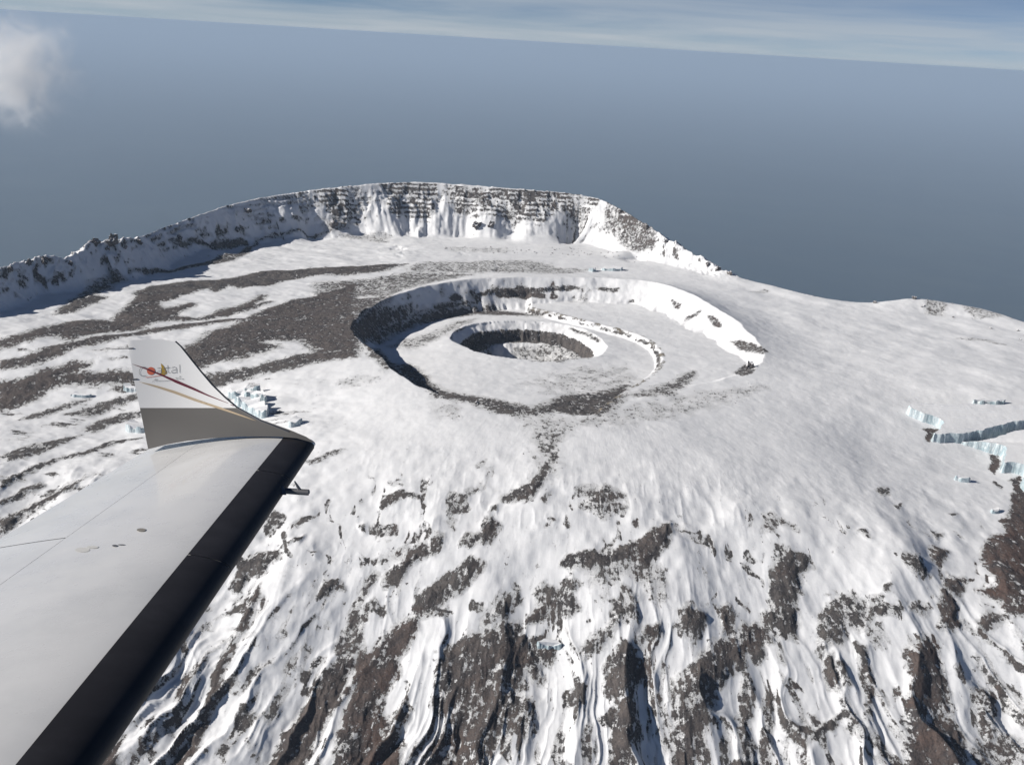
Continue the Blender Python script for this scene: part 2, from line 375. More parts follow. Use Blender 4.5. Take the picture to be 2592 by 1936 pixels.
# ------------------------------------------------------------------ bare ground patches, a few of them painted shadow (crop, cover, soft edge in metres, redness, outline)
PATCH = [
 (1, .95, 9, 0, [(355, 970), (470, 880), (560, 850), (640, 870), (560, 910), (480, 950), (400, 965)]),
 (1, .8, 9, 0, [(500, 850), (600, 790), (720, 745), (760, 750), (700, 790), (600, 840), (520, 862)]),
 (1, 1, 7, 0, [(860, 830), (1000, 790), (1140, 775), (1300, 765), (1480, 740), (1640, 710), (1900, 690), (2212, 675), (2212, 715), (2100, 715), (1960, 730), (1780, 760), (1650, 795), (1500, 805), (1420, 790), (1340, 830), (1300, 800), (1180, 835), (1050, 880), (900, 890), (850, 860)]),
 (1, .95, 9, 0.2, [(0, 1150), (150, 1105), (250, 1065), (450, 1015), (700, 1015), (790, 930), (880, 860), (1000, 870), (960, 900), (1010, 940), (1160, 910), (1220, 905), (1110, 960), (1090, 985), (1230, 1000), (1400, 950), (1560, 900), (1640, 860), (1570, 920), (1680, 900), (1500, 960), (1300, 1000), (1000, 1010), (850, 1060), (650, 1080), (450, 1120), (330, 1105), (150, 1140), (0, 1180)]),
 (1, .95, 7, 0.2, [(0, 1270), (130, 1250), (280, 1190), (420, 1150), (560, 1120), (760, 1100), (900, 1070), (1100, 1040), (1350, 1015), (1540, 1000), (1640, 950), (1800, 900), (1900, 880), (2212, 780), (2212, 820), (1900, 930), (1750, 960), (1620, 1010), (1400, 1025), (1200, 1050), (1000, 1075), (800, 1110), (640, 1140), (480, 1170), (380, 1225), (250, 1265), (130, 1290), (0, 1315)]),
 (1, .95, 12, 0.2, [(1140, 1215), (1220, 1160), (1320, 1090), (1480, 1040), (1640, 990), (1800, 940), (1950, 880), (2212, 830), (2212, 1200), (2050, 1210), (1950, 1175), (1880, 1130), (1700, 1120), (1620, 1150), (1700, 1175), (1650, 1200), (1450, 1240), (1300, 1260), (1240, 1310), (1200, 1290)]),
 (1, .9, 8, 0, [(1270, 1360), (1400, 1350), (1600, 1300), (1850, 1230), (2100, 1200), (2212, 1200), (2212, 1230), (1950, 1270), (1700, 1320), (1500, 1370), (1350, 1415), (1280, 1390)]),
 (1, 1, 9, 0.3, [(0, 1420), (150, 1390), (300, 1330), (450, 1285), (560, 1280), (450, 1330), (370, 1350), (600, 1350), (820, 1335), (820, 1380), (600, 1390), (400, 1400), (280, 1430), (200, 1500), (100, 1545), (0, 1565)]),
 (1, .9, 5, 0, [(700, 1440), (840, 1385), (860, 1420), (780, 1450)]),
 (1, .8, 5, 0, [(130, 1630), (300, 1570), (500, 1510), (560, 1500), (400, 1560), (250, 1620)]),
 (1, .8, 5, 0, [(420, 1600), (620, 1530), (860, 1470), (860, 1500), (700, 1550), (550, 1610)]),
 (1, .8, 5, 0, [(520, 1690), (650, 1625), (750, 1590), (870, 1580), (870, 1610), (700, 1652), (600, 1700)]),
 (1, .85, 5, 0, [(1060, 700), (1300, 640), (1460, 600), (1560, 550), (1600, 515), (1540, 590), (1480, 625), (1330, 660), (1150, 690)]),  # snow-free strip, its shadow painted in with the bare ground
 (1, .8, 3, 0, [(800, 725), (1000, 703), (1100, 698), (1060, 712), (880, 722)]),
 (1, .75, 3, 0, [(1600, 515), (1700, 495), (1900, 478), (2050, 462), (1900, 487), (1700, 505)]),
 (1, .95, 4, 0, [(1050, 525), (1240, 520), (1400, 515), (1540, 515), (1540, 545), (1400, 550), (1200, 545), (1080, 548)]),  # small cliff, its rock and its shadow painted as one dark patch
 (1, .55, 6, 0, [(560, 1200), (700, 1180), (850, 1170), (700, 1200)]),
 (1, .6, 8, 0, [(2000, 420), (2080, 390), (2150, 380), (2160, 410), (2120, 440), (2040, 450)]),
 (5, .9, 7, 0, [(0, 440), (60, 420), (150, 370), (300, 290), (380, 250), (370, 270), (240, 340), (170, 390), (60, 470), (0, 500)]),
 (5, .85, 5, 0, [(0, 340), (100, 290), (200, 250), (220, 250), (100, 320), (0, 350)]),
 (5, .8, 4, 0, [(0, 250), (150, 170), (300, 110), (400, 100), (560, 30), (700, 20), (560, 55), (400, 115), (300, 130), (150, 190), (0, 270)]),
 (5, .8, 5, 0, [(0, 110), (100, 70), (300, 20), (400, 0), (250, 70), (160, 105), (50, 130)]),
 (5, .8, 4, 0, [(170, 90), (260, 55), (340, 30), (300, 55), (190, 100)]),
 (2, .95, 9, 0, [(0, 690), (200, 685), (400, 665), (560, 660), (400, 700), (250, 720), (0, 730)]),  # dark shadow band, painted in as bare ground
 (2, .58, 14, 0, [(560, 680), (700, 650), (900, 650), (1100, 640), (1300, 640), (1440, 660), (1480, 685), (1700, 700), (1500, 720), (1100, 710), (800, 720), (600, 700)]),
 (2, .68, 12, 0, [(0, 780), (150, 770), (350, 750), (600, 715), (850, 720), (960, 725), (700, 780), (540, 820), (420, 870), (350, 860), (150, 860), (0, 880)]),
 (2, .88, 16, 0.15, [(0, 920), (200, 880), (420, 870), (300, 950), (240, 1000), (190, 1060), (260, 1130), (200, 1190), (0, 1230)]),
 (2, .9, 10, 0.2, [(370, 1120), (420, 1070), (520, 1020), (700, 970), (900, 945), (1100, 935), (1420, 965), (1300, 978), (1000, 968), (850, 988), (700, 1012), (600, 1025), (500, 1070), (430, 1110), (400, 1150)]),
 (2, .85, 9, 0, [(490, 1290), (560, 1290), (640, 1330), (700, 1400), (760, 1440), (860, 1470), (1000, 1490), (1180, 1520), (1300, 1550), (1380, 1590), (1250, 1600), (1100, 1560), (950, 1520), (750, 1480), (620, 1400), (540, 1340)]),
 (2, .9, 10, 0, [(1300, 1560), (1450, 1530), (1560, 1480), (1800, 1460), (1930, 1420), (1900, 1480), (1860, 1530), (1760, 1600), (1600, 1590), (1480, 1570), (1400, 1590)]),
 (2, .42, 30, 0, [(1650, 1310), (1900, 1300), (2000, 1400), (1850, 1450), (1550, 1490), (1450, 1450), (1350, 1400)]),
 (2, .6, 12, 0, [(560, 1130), (700, 1100), (800, 1060), (920, 1010), (1000, 1000), (880, 1050), (780, 1110), (620, 1180), (450, 1170)]),
 (2, .7, 10, 0, [(1950, 1475), (2100, 1440), (2212, 1400), (2212, 1470), (2060, 1480)]),
 (3, .7, 10, 0, [(0, 1170), (80, 1110), (160, 1080), (160, 1120), (80, 1180), (0, 1220)]),
 (0, .44, 22, 0, [(1130, 905), (1200, 905), (1260, 903), (1330, 893), (1400, 873), (1480, 855), (1600, 838), (1650, 835), (1560, 870), (1450, 895), (1350, 915), (1230, 920), (1200, 960), (1190, 1000), (1170, 1040), (1150, 930)]),
 (2, .42, 12, 0, [(730, 1530), (800, 1510), (880, 1550), (880, 1600), (800, 1610)]),
 (2, .40, 12, 0, [(180, 1380), (300, 1370), (400, 1340), (340, 1400), (200, 1430)]),
 (8, .62, 8, 0, [(900, 900), (1100, 880), (1330, 850), (1500, 860), (1700, 920), (1740, 1000), (1500, 1010), (1400, 1040), (1100, 1040)]),
 (8, .75, 3, 0, [(1510, 675), (1600, 690), (1690, 720), (1800, 775), (1860, 815), (1820, 815), (1700, 745), (1560, 705)]),
 (8, .95, 4, .2, [(680, 260), (800, 240), (900, 245), (950, 190), (1010, 200), (1100, 240), (1240, 265), (1240, 330), (1160, 320), (1050, 300), (900, 290), (700, 295)]),
 (8, .9, 3, 0, [(480, 280), (600, 245), (640, 250), (600, 290), (500, 305)]),
 (8, .85, 3, .1, [(160, 330), (220, 290), (320, 330), (240, 370)]),
 (8, .8, 3, .9, [(1290, 190), (1330, 165), (1345, 230), (1380, 300), (1350, 350), (1300, 330), (1310, 250)]),
 (8, .8, 3, 0, [(1800, 235), (1900, 210), (2060, 230), (2030, 270), (1900, 255)]),
 (8, .4, 6, 0, [(1480, 340), (1700, 300), (1740, 400), (1550, 390)]),
 (8, .9, 6, 0, [(0, 440), (200, 390), (450, 370), (250, 410), (0, 480)]),
 (3, .7, 3, .9, [(20, 640), (80, 660), (70, 690), (30, 670)]), (3, .75, 3, .6, [(240, 730), (300, 750), (330, 800), (280, 800)]),
 (3, .7, 4, 0, [(100, 750), (200, 700), (180, 730), (100, 770)]),
 (3, .75, 4, 0, [(380, 905), (470, 895), (620, 955), (590, 975), (500, 965)]), (3, .8, 3, 0, [(410, 1090), (480, 1040), (530, 1050), (530, 1090), (460, 1110)]),
 (2, .85, 7, 0, [(215, 1075), (300, 975), (420, 945), (590, 935), (560, 975), (470, 1020), (380, 1075), (360, 1120), (270, 1110)]),
 (2, .8, 5, 0, [(290, 1150), (380, 1190), (470, 1290), (540, 1350), (440, 1310), (330, 1220)]),  # mostly shadow of the front-left crater wall, painted in as bare ground
 (2, .74, 7, .3, [(1800, 270), (1900, 315), (2050, 395), (2095, 560), (1950, 590), (1870, 480), (1800, 400)]),
 # near slope
 (6, .92, 5, 0, [(930, 310), (1010, 270), (1070, 240), (1110, 210), (1160, 130), (1180, 90), (1190, 110), (1160, 160), (1130, 230), (1120, 270), (1070, 320), (980, 320)]),
 (6, .62, 8, 0, [(1100, 0), (1230, 0), (1200, 50), (1170, 90), (1110, 90), (1110, 40)]),
 (6, .85, 3, 0, [(330, 340), (350, 310), (430, 295), (520, 325), (525, 340), (450, 320), (400, 345), (350, 385)]),
 (6, .8, 5, 0, [(720, 560), (760, 520), (820, 490), (850, 420), (880, 405), (915, 440), (880, 480), (860, 540), (800, 550), (770, 580)]),
 (6, .95, 6, 0, [(490, 880), (560, 800), (600, 760), (680, 720), (740, 660), (770, 640), (830, 660), (790, 720), (700, 790), (640, 830), (600, 870), (560, 900), (510, 920)]),
 (6, .85, 5, 0, [(340, 710), (400, 680), (450, 620), (500, 580), (550, 565), (565, 600), (500, 640), (450, 690), (410, 760), (350, 770)]),
 (6, .48, 7, 0, [(310, 650), (400, 590), (470, 560), (430, 620), (350, 660)]),
 (6, .75, 4, 0, [(580, 560), (600, 515), (635, 515), (625, 550), (590, 600)]),
 (6, .9, 4, 0, [(20, 830), (60, 760), (120, 745), (130, 790), (80, 800)]),
 (6, .72, 7, 0, [(1340, 370), (1400, 310), (1440, 260), (1490, 290), (1530, 310), (1460, 340), (1550, 370), (1500, 390), (1430, 410), (1390, 380)]),
 (6, 1, 5, 0, [(1220, 660), (1260, 630), (1350, 610), (1440, 605), (1550, 570), (1650, 510), (1710, 470), (1778, 440), (1778, 500), (1740, 570), (1700, 620), (1600, 640), (1500, 640), (1380, 660), (1270, 675)]),
 (6, .58, 10, 0, [(1360, 690), (1500, 660), (1700, 640), (1750, 700), (1740, 820), (1720, 845), (1650, 800), (1690, 760), (1550, 720), (1400, 740)]),
 (6, .85, 5, 0, [(850, 940), (900, 900), (910, 850), (950, 825), (1015, 800), (1020, 830), (980, 860), (930, 910), (880, 930)]),
 (6, .85, 6, 0, [(1100, 810), (1130, 780), (1180, 810), (1210, 830), (1250, 770), (1310, 765), (1300, 800), (1250, 810), (1310, 870), (1290, 900), (1210, 900), (1150, 910), (1050, 950), (1060, 920), (1130, 870)]),
 (6, .95, 7, .2, [(620, 1170), (660, 1080), (740, 1030), (820, 1020), (900, 980), (940, 960), (1000, 950), (1000, 1010), (1060, 1060), (1140, 1230), (1100, 1240), (1040, 1180), (980, 1200), (900, 1160), (830, 1250), (780, 1300), (700, 1350), (610, 1400), (590, 1340), (640, 1280), (600, 1250)]),
 (6, .78, 8, .4, [(560, 1652), (600, 1560), (640, 1460), (700, 1380), (780, 1310), (860, 1220), (960, 1130), (1050, 1190), (1030, 1270), (960, 1310), (1070, 1360), (1080, 1500), (940, 1480), (880, 1560), (840, 1700), (560, 1700)]),
 (6, 1, 5, .3, [(0, 1260), (60, 1180), (120, 1130), (190, 1110), (180, 1150), (140, 1200), (110, 1300), (60, 1400), (20, 1470), (-60, 1600), (-100, 1700), (-260, 1700), (-200, 1560), (-100, 1400)]),
 (6, .93, 7, .6, [(80, 1700), (120, 1500), (170, 1350), (200, 1200), (230, 1120), (300, 1080), (340, 1020), (430, 950), (490, 940), (480, 1000), (440, 1060), (400, 1100), (400, 1180), (350, 1230), (330, 1300), (310, 1380), (340, 1420), (420, 1380), (440, 1400), (380, 1470), (400, 1520), (430, 1560), (420, 1700)]),
 (6, .7, 6, .2, [(170, 980), (200, 830), (260, 740), (300, 700), (310, 710), (240, 800), (210, 880), (220, 960), (240, 1060), (140, 1090), (100, 1060), (130, 1000)]),
 (6, .72, 7, 0, [(1330, 1090), (1380, 1030), (1440, 990), (1480, 930), (1500, 880), (1560, 850), (1530, 790), (1590, 830), (1600, 900), (1600, 940), (1560, 950), (1500, 960), (1470, 1020), (1400, 1070), (1350, 1120)]),
 (6, .95, 5, .1, [(1450, 1160), (1500, 1100), (1540, 1090), (1640, 1140), (1640, 1190), (1590, 1230), (1560, 1280), (1500, 1340), (1440, 1280), (1470, 1220)]),
 (6, 1, 4, .2, [(1480, 1620), (1500, 1500), (1530, 1380), (1580, 1350), (1590, 1420), (1570, 1520), (1560, 1600), (1550, 1700), (1460, 1700)]),
 (6, .85, 4, 0, [(1060, 1040), (1100, 1030), (1130, 1060), (1190, 1100), (1180, 1160), (1130, 1140), (1070, 1070)]),
 (6, .85, 4, 0, [(1610, 1030), (1640, 1000), (1660, 960), (1730, 960), (1730, 990), (1670, 1020)]),
 (6, .8, 2, 0, [(870, 380), (880, 355), (920, 340), (900, 370)]), (6, .8, 2, 0, [(220, 460), (255, 455), (240, 490)]), (6, .8, 2, 0, [(1165, 430), (1200, 440), (1175, 415)]),
 (6, .6, 3, 0, [(650, 445), (690, 440), (695, 480), (680, 470)]), (6, .6, 3, 0, [(800, 150), (850, 120), (830, 150), (805, 165)]), (6, .5, 4, 0, [(730, 280), (780, 270), (770, 310)]),
 (5, .9, 4, 0, [(1150, 760), (1180, 700), (1230, 640), (1300, 600), (1380, 590), (1390, 620), (1330, 650), (1330, 690), (1250, 700), (1210, 770), (1180, 785)]),
 (5, .9, 3, 0, [(1400, 570), (1450, 545), (1520, 515), (1500, 545), (1440, 565)]),
 (5, .85, 4, .3, [(820, 1700), (900, 1530), (980, 1440), (1040, 1350), (1060, 1200), (1130, 1080), (1200, 980), (1250, 880), (1270, 800), (1290, 760), (1290, 850), (1240, 950), (1180, 1060), (1130, 1140), (1100, 1240), (1070, 1330), (1030, 1430), (1000, 1500), (940, 1600), (920, 1700)]),
 (5, .85, 3, 0, [(1630, 800), (1660, 755), (1710, 755), (1700, 790)]),
 (5, .75, 4, 0, [(1520, 150), (1660, 95), (1720, 80), (1640, 120), (1560, 150)]),
 (7, .95, 6, 0, [(520, 700), (540, 640), (600, 590), (640, 610), (690, 620), (690, 660), (640, 700), (660, 760), (640, 830), (640, 900), (620, 980), (560, 1000), (490, 950), (480, 910), (520, 880), (530, 800)]),
 (7, .6, 5, 0, [(470, 410), (520, 400), (580, 440), (650, 490), (600, 470), (550, 440), (520, 490), (470, 480)]),
 (7, .85, 5, 0, [(60, 970), (70, 900), (110, 860), (150, 890), (190, 930), (170, 990), (130, 1020)]),
 (7, .8, 5, 0, [(250, 900), (300, 860), (320, 900), (300, 930), (330, 990), (280, 1010)]),
 (7, .85, 7, 0, [(330, 1010), (370, 960), (430, 950), (480, 1000), (510, 1020), (450, 1040), (480, 1080), (460, 1120), (400, 1080), (360, 1040)]),
 (7, .93, 7, .2, [(30, 1700), (40, 1500), (60, 1400), (100, 1220), (160, 1130), (250, 1060), (330, 1020), (400, 1060), (360, 1110), (380, 1170), (280, 1190), (220, 1280), (220, 1360), (160, 1410), (230, 1440), (170, 1480), (150, 1560), (100, 1700)]),
 (7, .8, 5, .2, [(340, 1700), (360, 1500), (360, 1380), (380, 1250), (400, 1240), (400, 1450), (430, 1560), (420, 1700)]),
 (7, .8, 5, .2, [(470, 1700), (480, 1400), (490, 1290), (520, 1310), (510, 1500), (530, 1700)]),
 (7, .8, 7, 0, [(760, 1100), (760, 900), (790, 850), (850, 820), (920, 810), (970, 840), (1000, 930), (960, 960), (900, 940), (890, 1000), (860, 1040), (800, 1060)]),
 (7, .9, 4, 0, [(1000, 870), (1100, 870), (1160, 880), (1100, 910), (1020, 915)]), (7, .8, 3, 0, [(1000, 830), (1080, 820), (1040, 840)]), (7, .8, 3, 0, [(1080, 770), (1110, 770), (1090, 800)]),
 (7, .85, 4, .1, [(780, 1130), (820, 1110), (830, 1180), (850, 1280), (800, 1270)]), (7, .85, 4, .1, [(860, 1140), (890, 1160), (910, 1280), (880, 1270)]),
 (7, .85, 4, .1, [(940, 1040), (980, 1080), (1000, 1160), (1030, 1250), (1020, 1360), (1000, 1440), (990, 1330), (970, 1160)]),
 (7, .8, 5, .1, [(1180, 610), (1260, 630), (1300, 700), (1240, 720), (1200, 660)]), (7, .85, 5, .1, [(1310, 600), (1330, 560), (1400, 590), (1360, 640), (1310, 620)]), (7, .8, 3, 0, [(1320, 480), (1380, 500), (1350, 530)]),
 (7, .88, 6, .2, [(1350, 970), (1380, 880), (1360, 860), (1390, 750), (1400, 700), (1470, 730), (1460, 770), (1400, 800), (1440, 860), (1420, 930), (1480, 950), (1400, 990)]),
 (7, .8, 5, .1, [(1210, 880), (1230, 840), (1300, 850), (1280, 900)]),
 (7, .9, 8, .6, [(1190, 1700), (1190, 1450), (1200, 1350), (1230, 1250), (1200, 1170), (1190, 1110), (1230, 1080), (1290, 1020), (1330, 1040), (1350, 1120), (1370, 1200), (1400, 1280), (1410, 1370), (1340, 1390), (1280, 1400), (1250, 1440), (1340, 1450), (1420, 1420), (1470, 1500), (1490, 1600), (1480, 1700)]),
 (7, 1, 6, .9, [(1540, 800), (1640, 780), (1650, 750), (1640, 700), (1580, 640), (1590, 560), (1630, 500), (1700, 490), (1680, 430), (1730, 400), (1850, 400), (1850, 900), (1720, 900), (1640, 830)]),
 (7, 1, 5, .8, [(1720, 300), (1850, 230), (1850, 400), (1700, 410), (1730, 360)]), (7, .9, 4, .7, [(1620, 120), (1650, 140), (1630, 190), (1615, 170)]),
 (7, .85, 5, .3, [(1550, 960), (1600, 920), (1680, 910), (1650, 960), (1580, 1000)]),
 (7, .8, 6, .5, [(1550, 1300), (1590, 1260), (1640, 1310), (1640, 1380), (1600, 1430), (1640, 1500), (1600, 1560), (1560, 1480), (1570, 1380)]),
 (7, .7, 7, .5, [(1700, 1500), (1850, 1600), (1850, 1700), (1600, 1700), (1540, 1600), (1560, 1560)]),
 (7, .75, 4, 0, [(1040, 280), (1100, 265), (1100, 300), (1060, 300)]), (7, .75, 3, 0, [(940, 500), (980, 495), (1010, 540), (970, 525)]), (7, .65, 4, 0, [(110, 510), (160, 495), (190, 530), (170, 555)]),
 (7, .5, 8, 0, [(-40, 470), (80, 440), (60, 480), (0, 540)]), (7, .8, 2, 0, [(1130, 350), (1170, 345), (1150, 375)]), (7, .8, 2, 0, [(1400, 395), (1450, 390), (1420, 403)]),
 (7, 1, 3, 0, [(590, 1450), (650, 1480), (720, 1490), (800, 1450), (880, 1410), (800, 1470), (720, 1510), (640, 1505)]),
 (9, .95, 3, .6, [(640, 650), (740, 640), (850, 655), (760, 740), (700, 800), (680, 770), (710, 700)]),
 (9, .95, 3, .6, [(1460, 960), (1530, 970), (1560, 1050), (1530, 1140), (1490, 1190), (1450, 1140)]),
 (9, 1, 4, .8, [(1680, 1270), (1800, 1230), (1800, 1340), (1850, 1400), (1900, 1500), (1850, 1580), (1750, 1652), (1700, 1652), (1770, 1500), (1740, 1350)]),
 (9, .8, 2, 0, [(1475, 1295), (1510, 1275), (1600, 1335), (1590, 1365)]), (9, .7, 3, 0, [(80, 1350), (170, 1340), (230, 1380), (160, 1430)]),
 (3, .55, 9, .4, [(1560, 625), (1800, 650), (1700, 740), (1600, 720)]), (3, .5, 9, .2, [(1830, 680), (1960, 650), (2212, 735), (2212, 770), (2080, 745), (1900, 760)]),
 (3, .5, 5, 0, [(500, 585), (600, 570), (640, 585), (520, 592)]), (3, .5, 4, 0, [(1780, 880), (1840, 870), (2000, 890), (2150, 940), (1960, 900)]),
 (2, .5, 10, 0, [(150, 490), (300, 470), (460, 490), (440, 525), (300, 515)]), (2, .42, 9, 0, [(800, 555), (1200, 560), (1180, 590), (860, 580)]),
]

# ------------------------------------------------------------------ mountain mesh: a fan of rings that is finest where it is looked at
NA, NR = 1300, 1010
ang = np.radians(np.concatenate([np.linspace(-78, -37.5, 26)[:-1], np.linspace(-37.5, 37.5, NA), np.linspace(37.5, 78, 26)[1:]]))
tt = np.linspace(0, 1, NR)
rr = 540 + (3120 - 540) * (0.62 * tt + 0.38 * tt ** 2)
rr = np.concatenate([[150, 300, 420, 500], rr, np.geomspace(3150, 12000, 26)])
A, R = np.meshgrid(ang, rr)
X = (R * np.sin(A)); Y = (R * np.cos(A))
ZZ, band, dr, rin, dp, pin, upb = height(X, Y, True)
# patches
rock = np.zeros(X.shape, np.float32); red = np.zeros(X.shape, np.float32); lift = np.zeros(X.shape, np.float32)
wx = X + 14 * (fbm(X / 26, Y / 26, 201, 4) - .5) * ss(2600, 700, R) + 4 * (fbm(X / 7, Y / 7, 202, 2) - .5)
wy = Y + 14 * (fbm(X / 26, Y / 26, 205, 4) - .5) * ss(2600, 700, R) + 4 * (fbm(X / 7, Y / 7, 206, 2) - .5)
i_in = (R > 500) & (R < 3150)
def grid_slice(P, m):
    P = np.asarray(P)
    aa = np.arctan2(P[:, 0], P[:, 1]); r_ = np.hypot(P[:, 0], P[:, 1])
    i0 = np.searchsorted(rr, r_.min() - m); i1 = np.searchsorted(rr, r_.max() + m)
    j0 = np.searchsorted(ang, aa.min() - m / r_.min()); j1 = np.searchsorted(ang, aa.max() + m / r_.min())
    return slice(i0, i1), slice(j0, j1)
for crop, cov, soft, rd_, pts in PATCH:
    P = [at(crop, a, b) for a, b in pts]
    sl = grid_slice(P, 30 + soft * 2)
    x = wx[sl]; y = wy[sl]
    if x.size == 0: continue
    d = polydist(x, y, P, True)
    s = np.where(inside(x, y, P), d, -d)
    if crop in (1, 2): soft = soft * 1.5
    v = cov * ss(-soft * 1.6, soft * 1.5, s + soft * .7)
    # value 0.5 is the threshold in the shader; cover under 1 stays speckled
    rock[sl] = np.maximum(rock[sl], v)
    red[sl] = np.maximum(red[sl], rd_ * (s > -soft * 2))
    lift[sl] = np.maximum(lift[sl], ss(-8, 10, s) * (cov > .7))
near = ss(1350, 1150, Y) * i_in
ZZ = ZZ + near * lift * (3.5 + 3.0 * (ridged(X / 18, Y / 22, 211, 3) - .3))
flat_left = ss(-100, -300, X) * ss(900, 1100, Y)
ZZ = ZZ + flat_left * lift * (1 - band) * 1.6
# smaller bare specks, thicker down the slope, and rock wherever it is too steep for snow
dRr = np.gradient(rr)[:, None]; dAa = np.gradient(ang)[None, :]
gr = np.gradient(ZZ, axis=0) / dRr; ga = np.gradient(ZZ, axis=1) / (dAa * R)
slope = np.hypot(gr, ga)
th2 = np.arctan2(X - FCX, FCY - Y); r2 = np.hypot(X - FCX, Y - FCY)
st = fbm(th2 * 60 + 2 * (fbm(X / 60, Y / 60, 221, 2) - .5), r2 / 60, 223, 4)
down = ss(1180, 820, Y)
sp = ss(0.60, 0.82, st + 0.10 * down) * (0.25 + 0.6 * down) * near
rock = np.maximum(rock, sp * ss(1300, 1150, Y))
hum = fbm(X / 20 + 3 * (fbm(X / 50, Y / 50, 241, 2) - .5), Y / 30, 243, 4)
rock = np.maximum(rock, .8 * ss(.66, .76, hum + .08 * (fbm(X / 140, Y / 140, 247, 2) - .5)) * near * ss(700, 800, Y))
rock = np.where((Y < 1150) & i_in, rock + .10 * ss(1150, 850, Y) * (fbm(th2 * 22, r2 / 130, 249, 4) - .5) * 4, rock)
stl = fbm(X / 60, Y / 14, 225, 4)
wl = ss(-200, -500, X) * ss(60, 120, dr) * (1 - ss(0.02, .2, band)) * ss(1900, 1500, Y)
rock = np.maximum(rock, 0.75 * ss(0.60, 0.80, stl) * wl)
steep = ss(0.85, 1.35, slope) * i_in
lim = np.where(band > .3, 1.0, .8)
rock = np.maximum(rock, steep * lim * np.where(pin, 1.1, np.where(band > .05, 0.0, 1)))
rock = np.maximum(rock, ss(1.1, 2.2, slope) * .75 * (band > .05))
lq = ZZ / 13.0 + 1.5 * (fbm(X / 150, Y / 150, 261, 3) - .5) + .35 * (fbm(X / 18, Y / 18, 262, 3) - .5)
lf = lq - np.floor(lq)
lay = ss(.22, .40, lf) * ss(.92, .74, lf) * ss(.30, .52, fbm(X / 38, Y / 60, 263, 3))
rock = np.where(band > .05, rock * (1 - .2 * upb), rock)
rock = np.maximum(rock, (0.19 + 0.70 * lay + 0.10 * ss(.6, 1.5, slope)) * upb)
cy_, cx_ = pit_c[1], pit_c[0]
ring = ss(26, 30, dp) * ss(42, 36, dp) * pin
rock = np.maximum(rock, ring * 0.95)
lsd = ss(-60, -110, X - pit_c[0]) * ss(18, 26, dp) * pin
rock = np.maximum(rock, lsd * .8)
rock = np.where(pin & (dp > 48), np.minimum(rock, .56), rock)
rock = np.where(R > 3150, 0.6, rock)
rock = np.clip(rock + 0.06 * (fbm(X / 40, Y / 40, 231, 3) - .5), 0, 1)
ds = polydist(X, Y, scarp0, False)
seg = ss(-40, -20, Y - 1480) * 1.0
och = ss(5.5, 2.0, np.abs(ds - 2.0)) * rin * ss(.44, .56, fbm(X / 16, Y / 16, 233, 3)) * (X > 20)
rock = np.maximum(rock, och * .62 * ss(1440, 1500, Y))
red = np.clip(red + 0.5 * ss(.5, .8, fbm(X / 70, Y / 70, 235, 3)) * (near + band), 0, 1)
ZZ = np.where(R < 500, ZZ, ZZ)

def grid_mesh(name, X, Y, Z):
    nr, na = X.shape
    me = bpy.data.meshes.new(name)
    co = np.stack([X, Y, Z], -1).reshape(-1, 3).astype(np.float32)
    idx = np.arange(nr * na).reshape(nr, na)
    q = np.stack([idx[:-1, :-1], idx[:-1, 1:], idx[1:, 1:], idx[1:, :-1]], -1).reshape(-1, 4)[:, ::-1]
    me.vertices.add(len(co)); me.vertices.foreach_set('co', co.ravel())
    me.loops.add(q.size); me.loops.foreach_set('vertex_index', q.ravel().astype(np.int32))
    me.polygons.add(len(q)); me.polygons.foreach_set('loop_start', np.arange(0, q.size, 4, dtype=np.int32))
    me.polygons.foreach_set('use_smooth', np.ones(len(q), bool))
    me.update(calc_edges=True)
    return me
mt_me = grid_mesh('mountain', X, Y, ZZ)
for nm, arr in (('rock', rock), ('red', red), ('ochre', och)):
    at_ = mt_me.attributes.new(nm, 'FLOAT', 'POINT')
    at_.data.foreach_set('value', arr.astype(np.float32).ravel())
mountain = bpy.data.objects.new('mountain', mt_me)
C.objects.link(mountain)
tag(mountain, kind='structure')
def surf_z(x, y):                       # height of the finished mesh
    r_ = math.hypot(x, y); a_ = math.atan2(x, y)
    i = int(np.clip(np.searchsorted(rr, r_) - 1, 0, len(rr) - 2)); j = int(np.clip(np.searchsorted(ang, a_) - 1, 0, len(ang) - 2))
    u = (r_ - rr[i]) / (rr[i + 1] - rr[i]); v = (a_ - ang[j]) / (ang[j + 1] - ang[j])
    return float((ZZ[i, j] * (1 - v) + ZZ[i, j + 1] * v) * (1 - u) + (ZZ[i + 1, j] * (1 - v) + ZZ[i + 1, j + 1] * v) * u)

# ------------------------------------------------------------------ materials
def mat(name, base=(.5, .5, .5), rough=.6, metal=0, coat=0):
    m = bpy.data.materials.new(name); m.use_nodes = True
    b = m.node_tree.nodes['Principled BSDF']
    b.inputs['Base Color'].default_value = (*base, 1); b.inputs['Roughness'].default_value = rough; b.inputs['Metallic'].default_value = metal
    b.inputs['Coat Weight'].default_value = coat; b.inputs['Coat Roughness'].default_value = 0.08
    return m, m.node_tree, b
def mixc(nt, fac, a, b):
    n = N(nt, 'ShaderNodeMix', data_type='RGBA')
    for s, v in ((0, fac), (6, a), (7, b)):
        if hasattr(v, 'is_linked') or hasattr(v, 'links'): nt.links.new(v, n.inputs[s])
        elif s == 0: n.inputs[0].default_value = v
        else: n.inputs[s].default_value = (*v, 1)
    return n.outputs[2]
def math_(nt, op, a, b=None, c=None, clamp=False):
    n = N(nt, 'ShaderNodeMath', operation=op); n.use_clamp = clamp
    for i, v in enumerate((a, b, c)):
        if v is None: continue
        if hasattr(v, 'links'): nt.links.new(v, n.inputs[i])
        else: n.inputs[i].default_value = v
    return n.outputs[0]
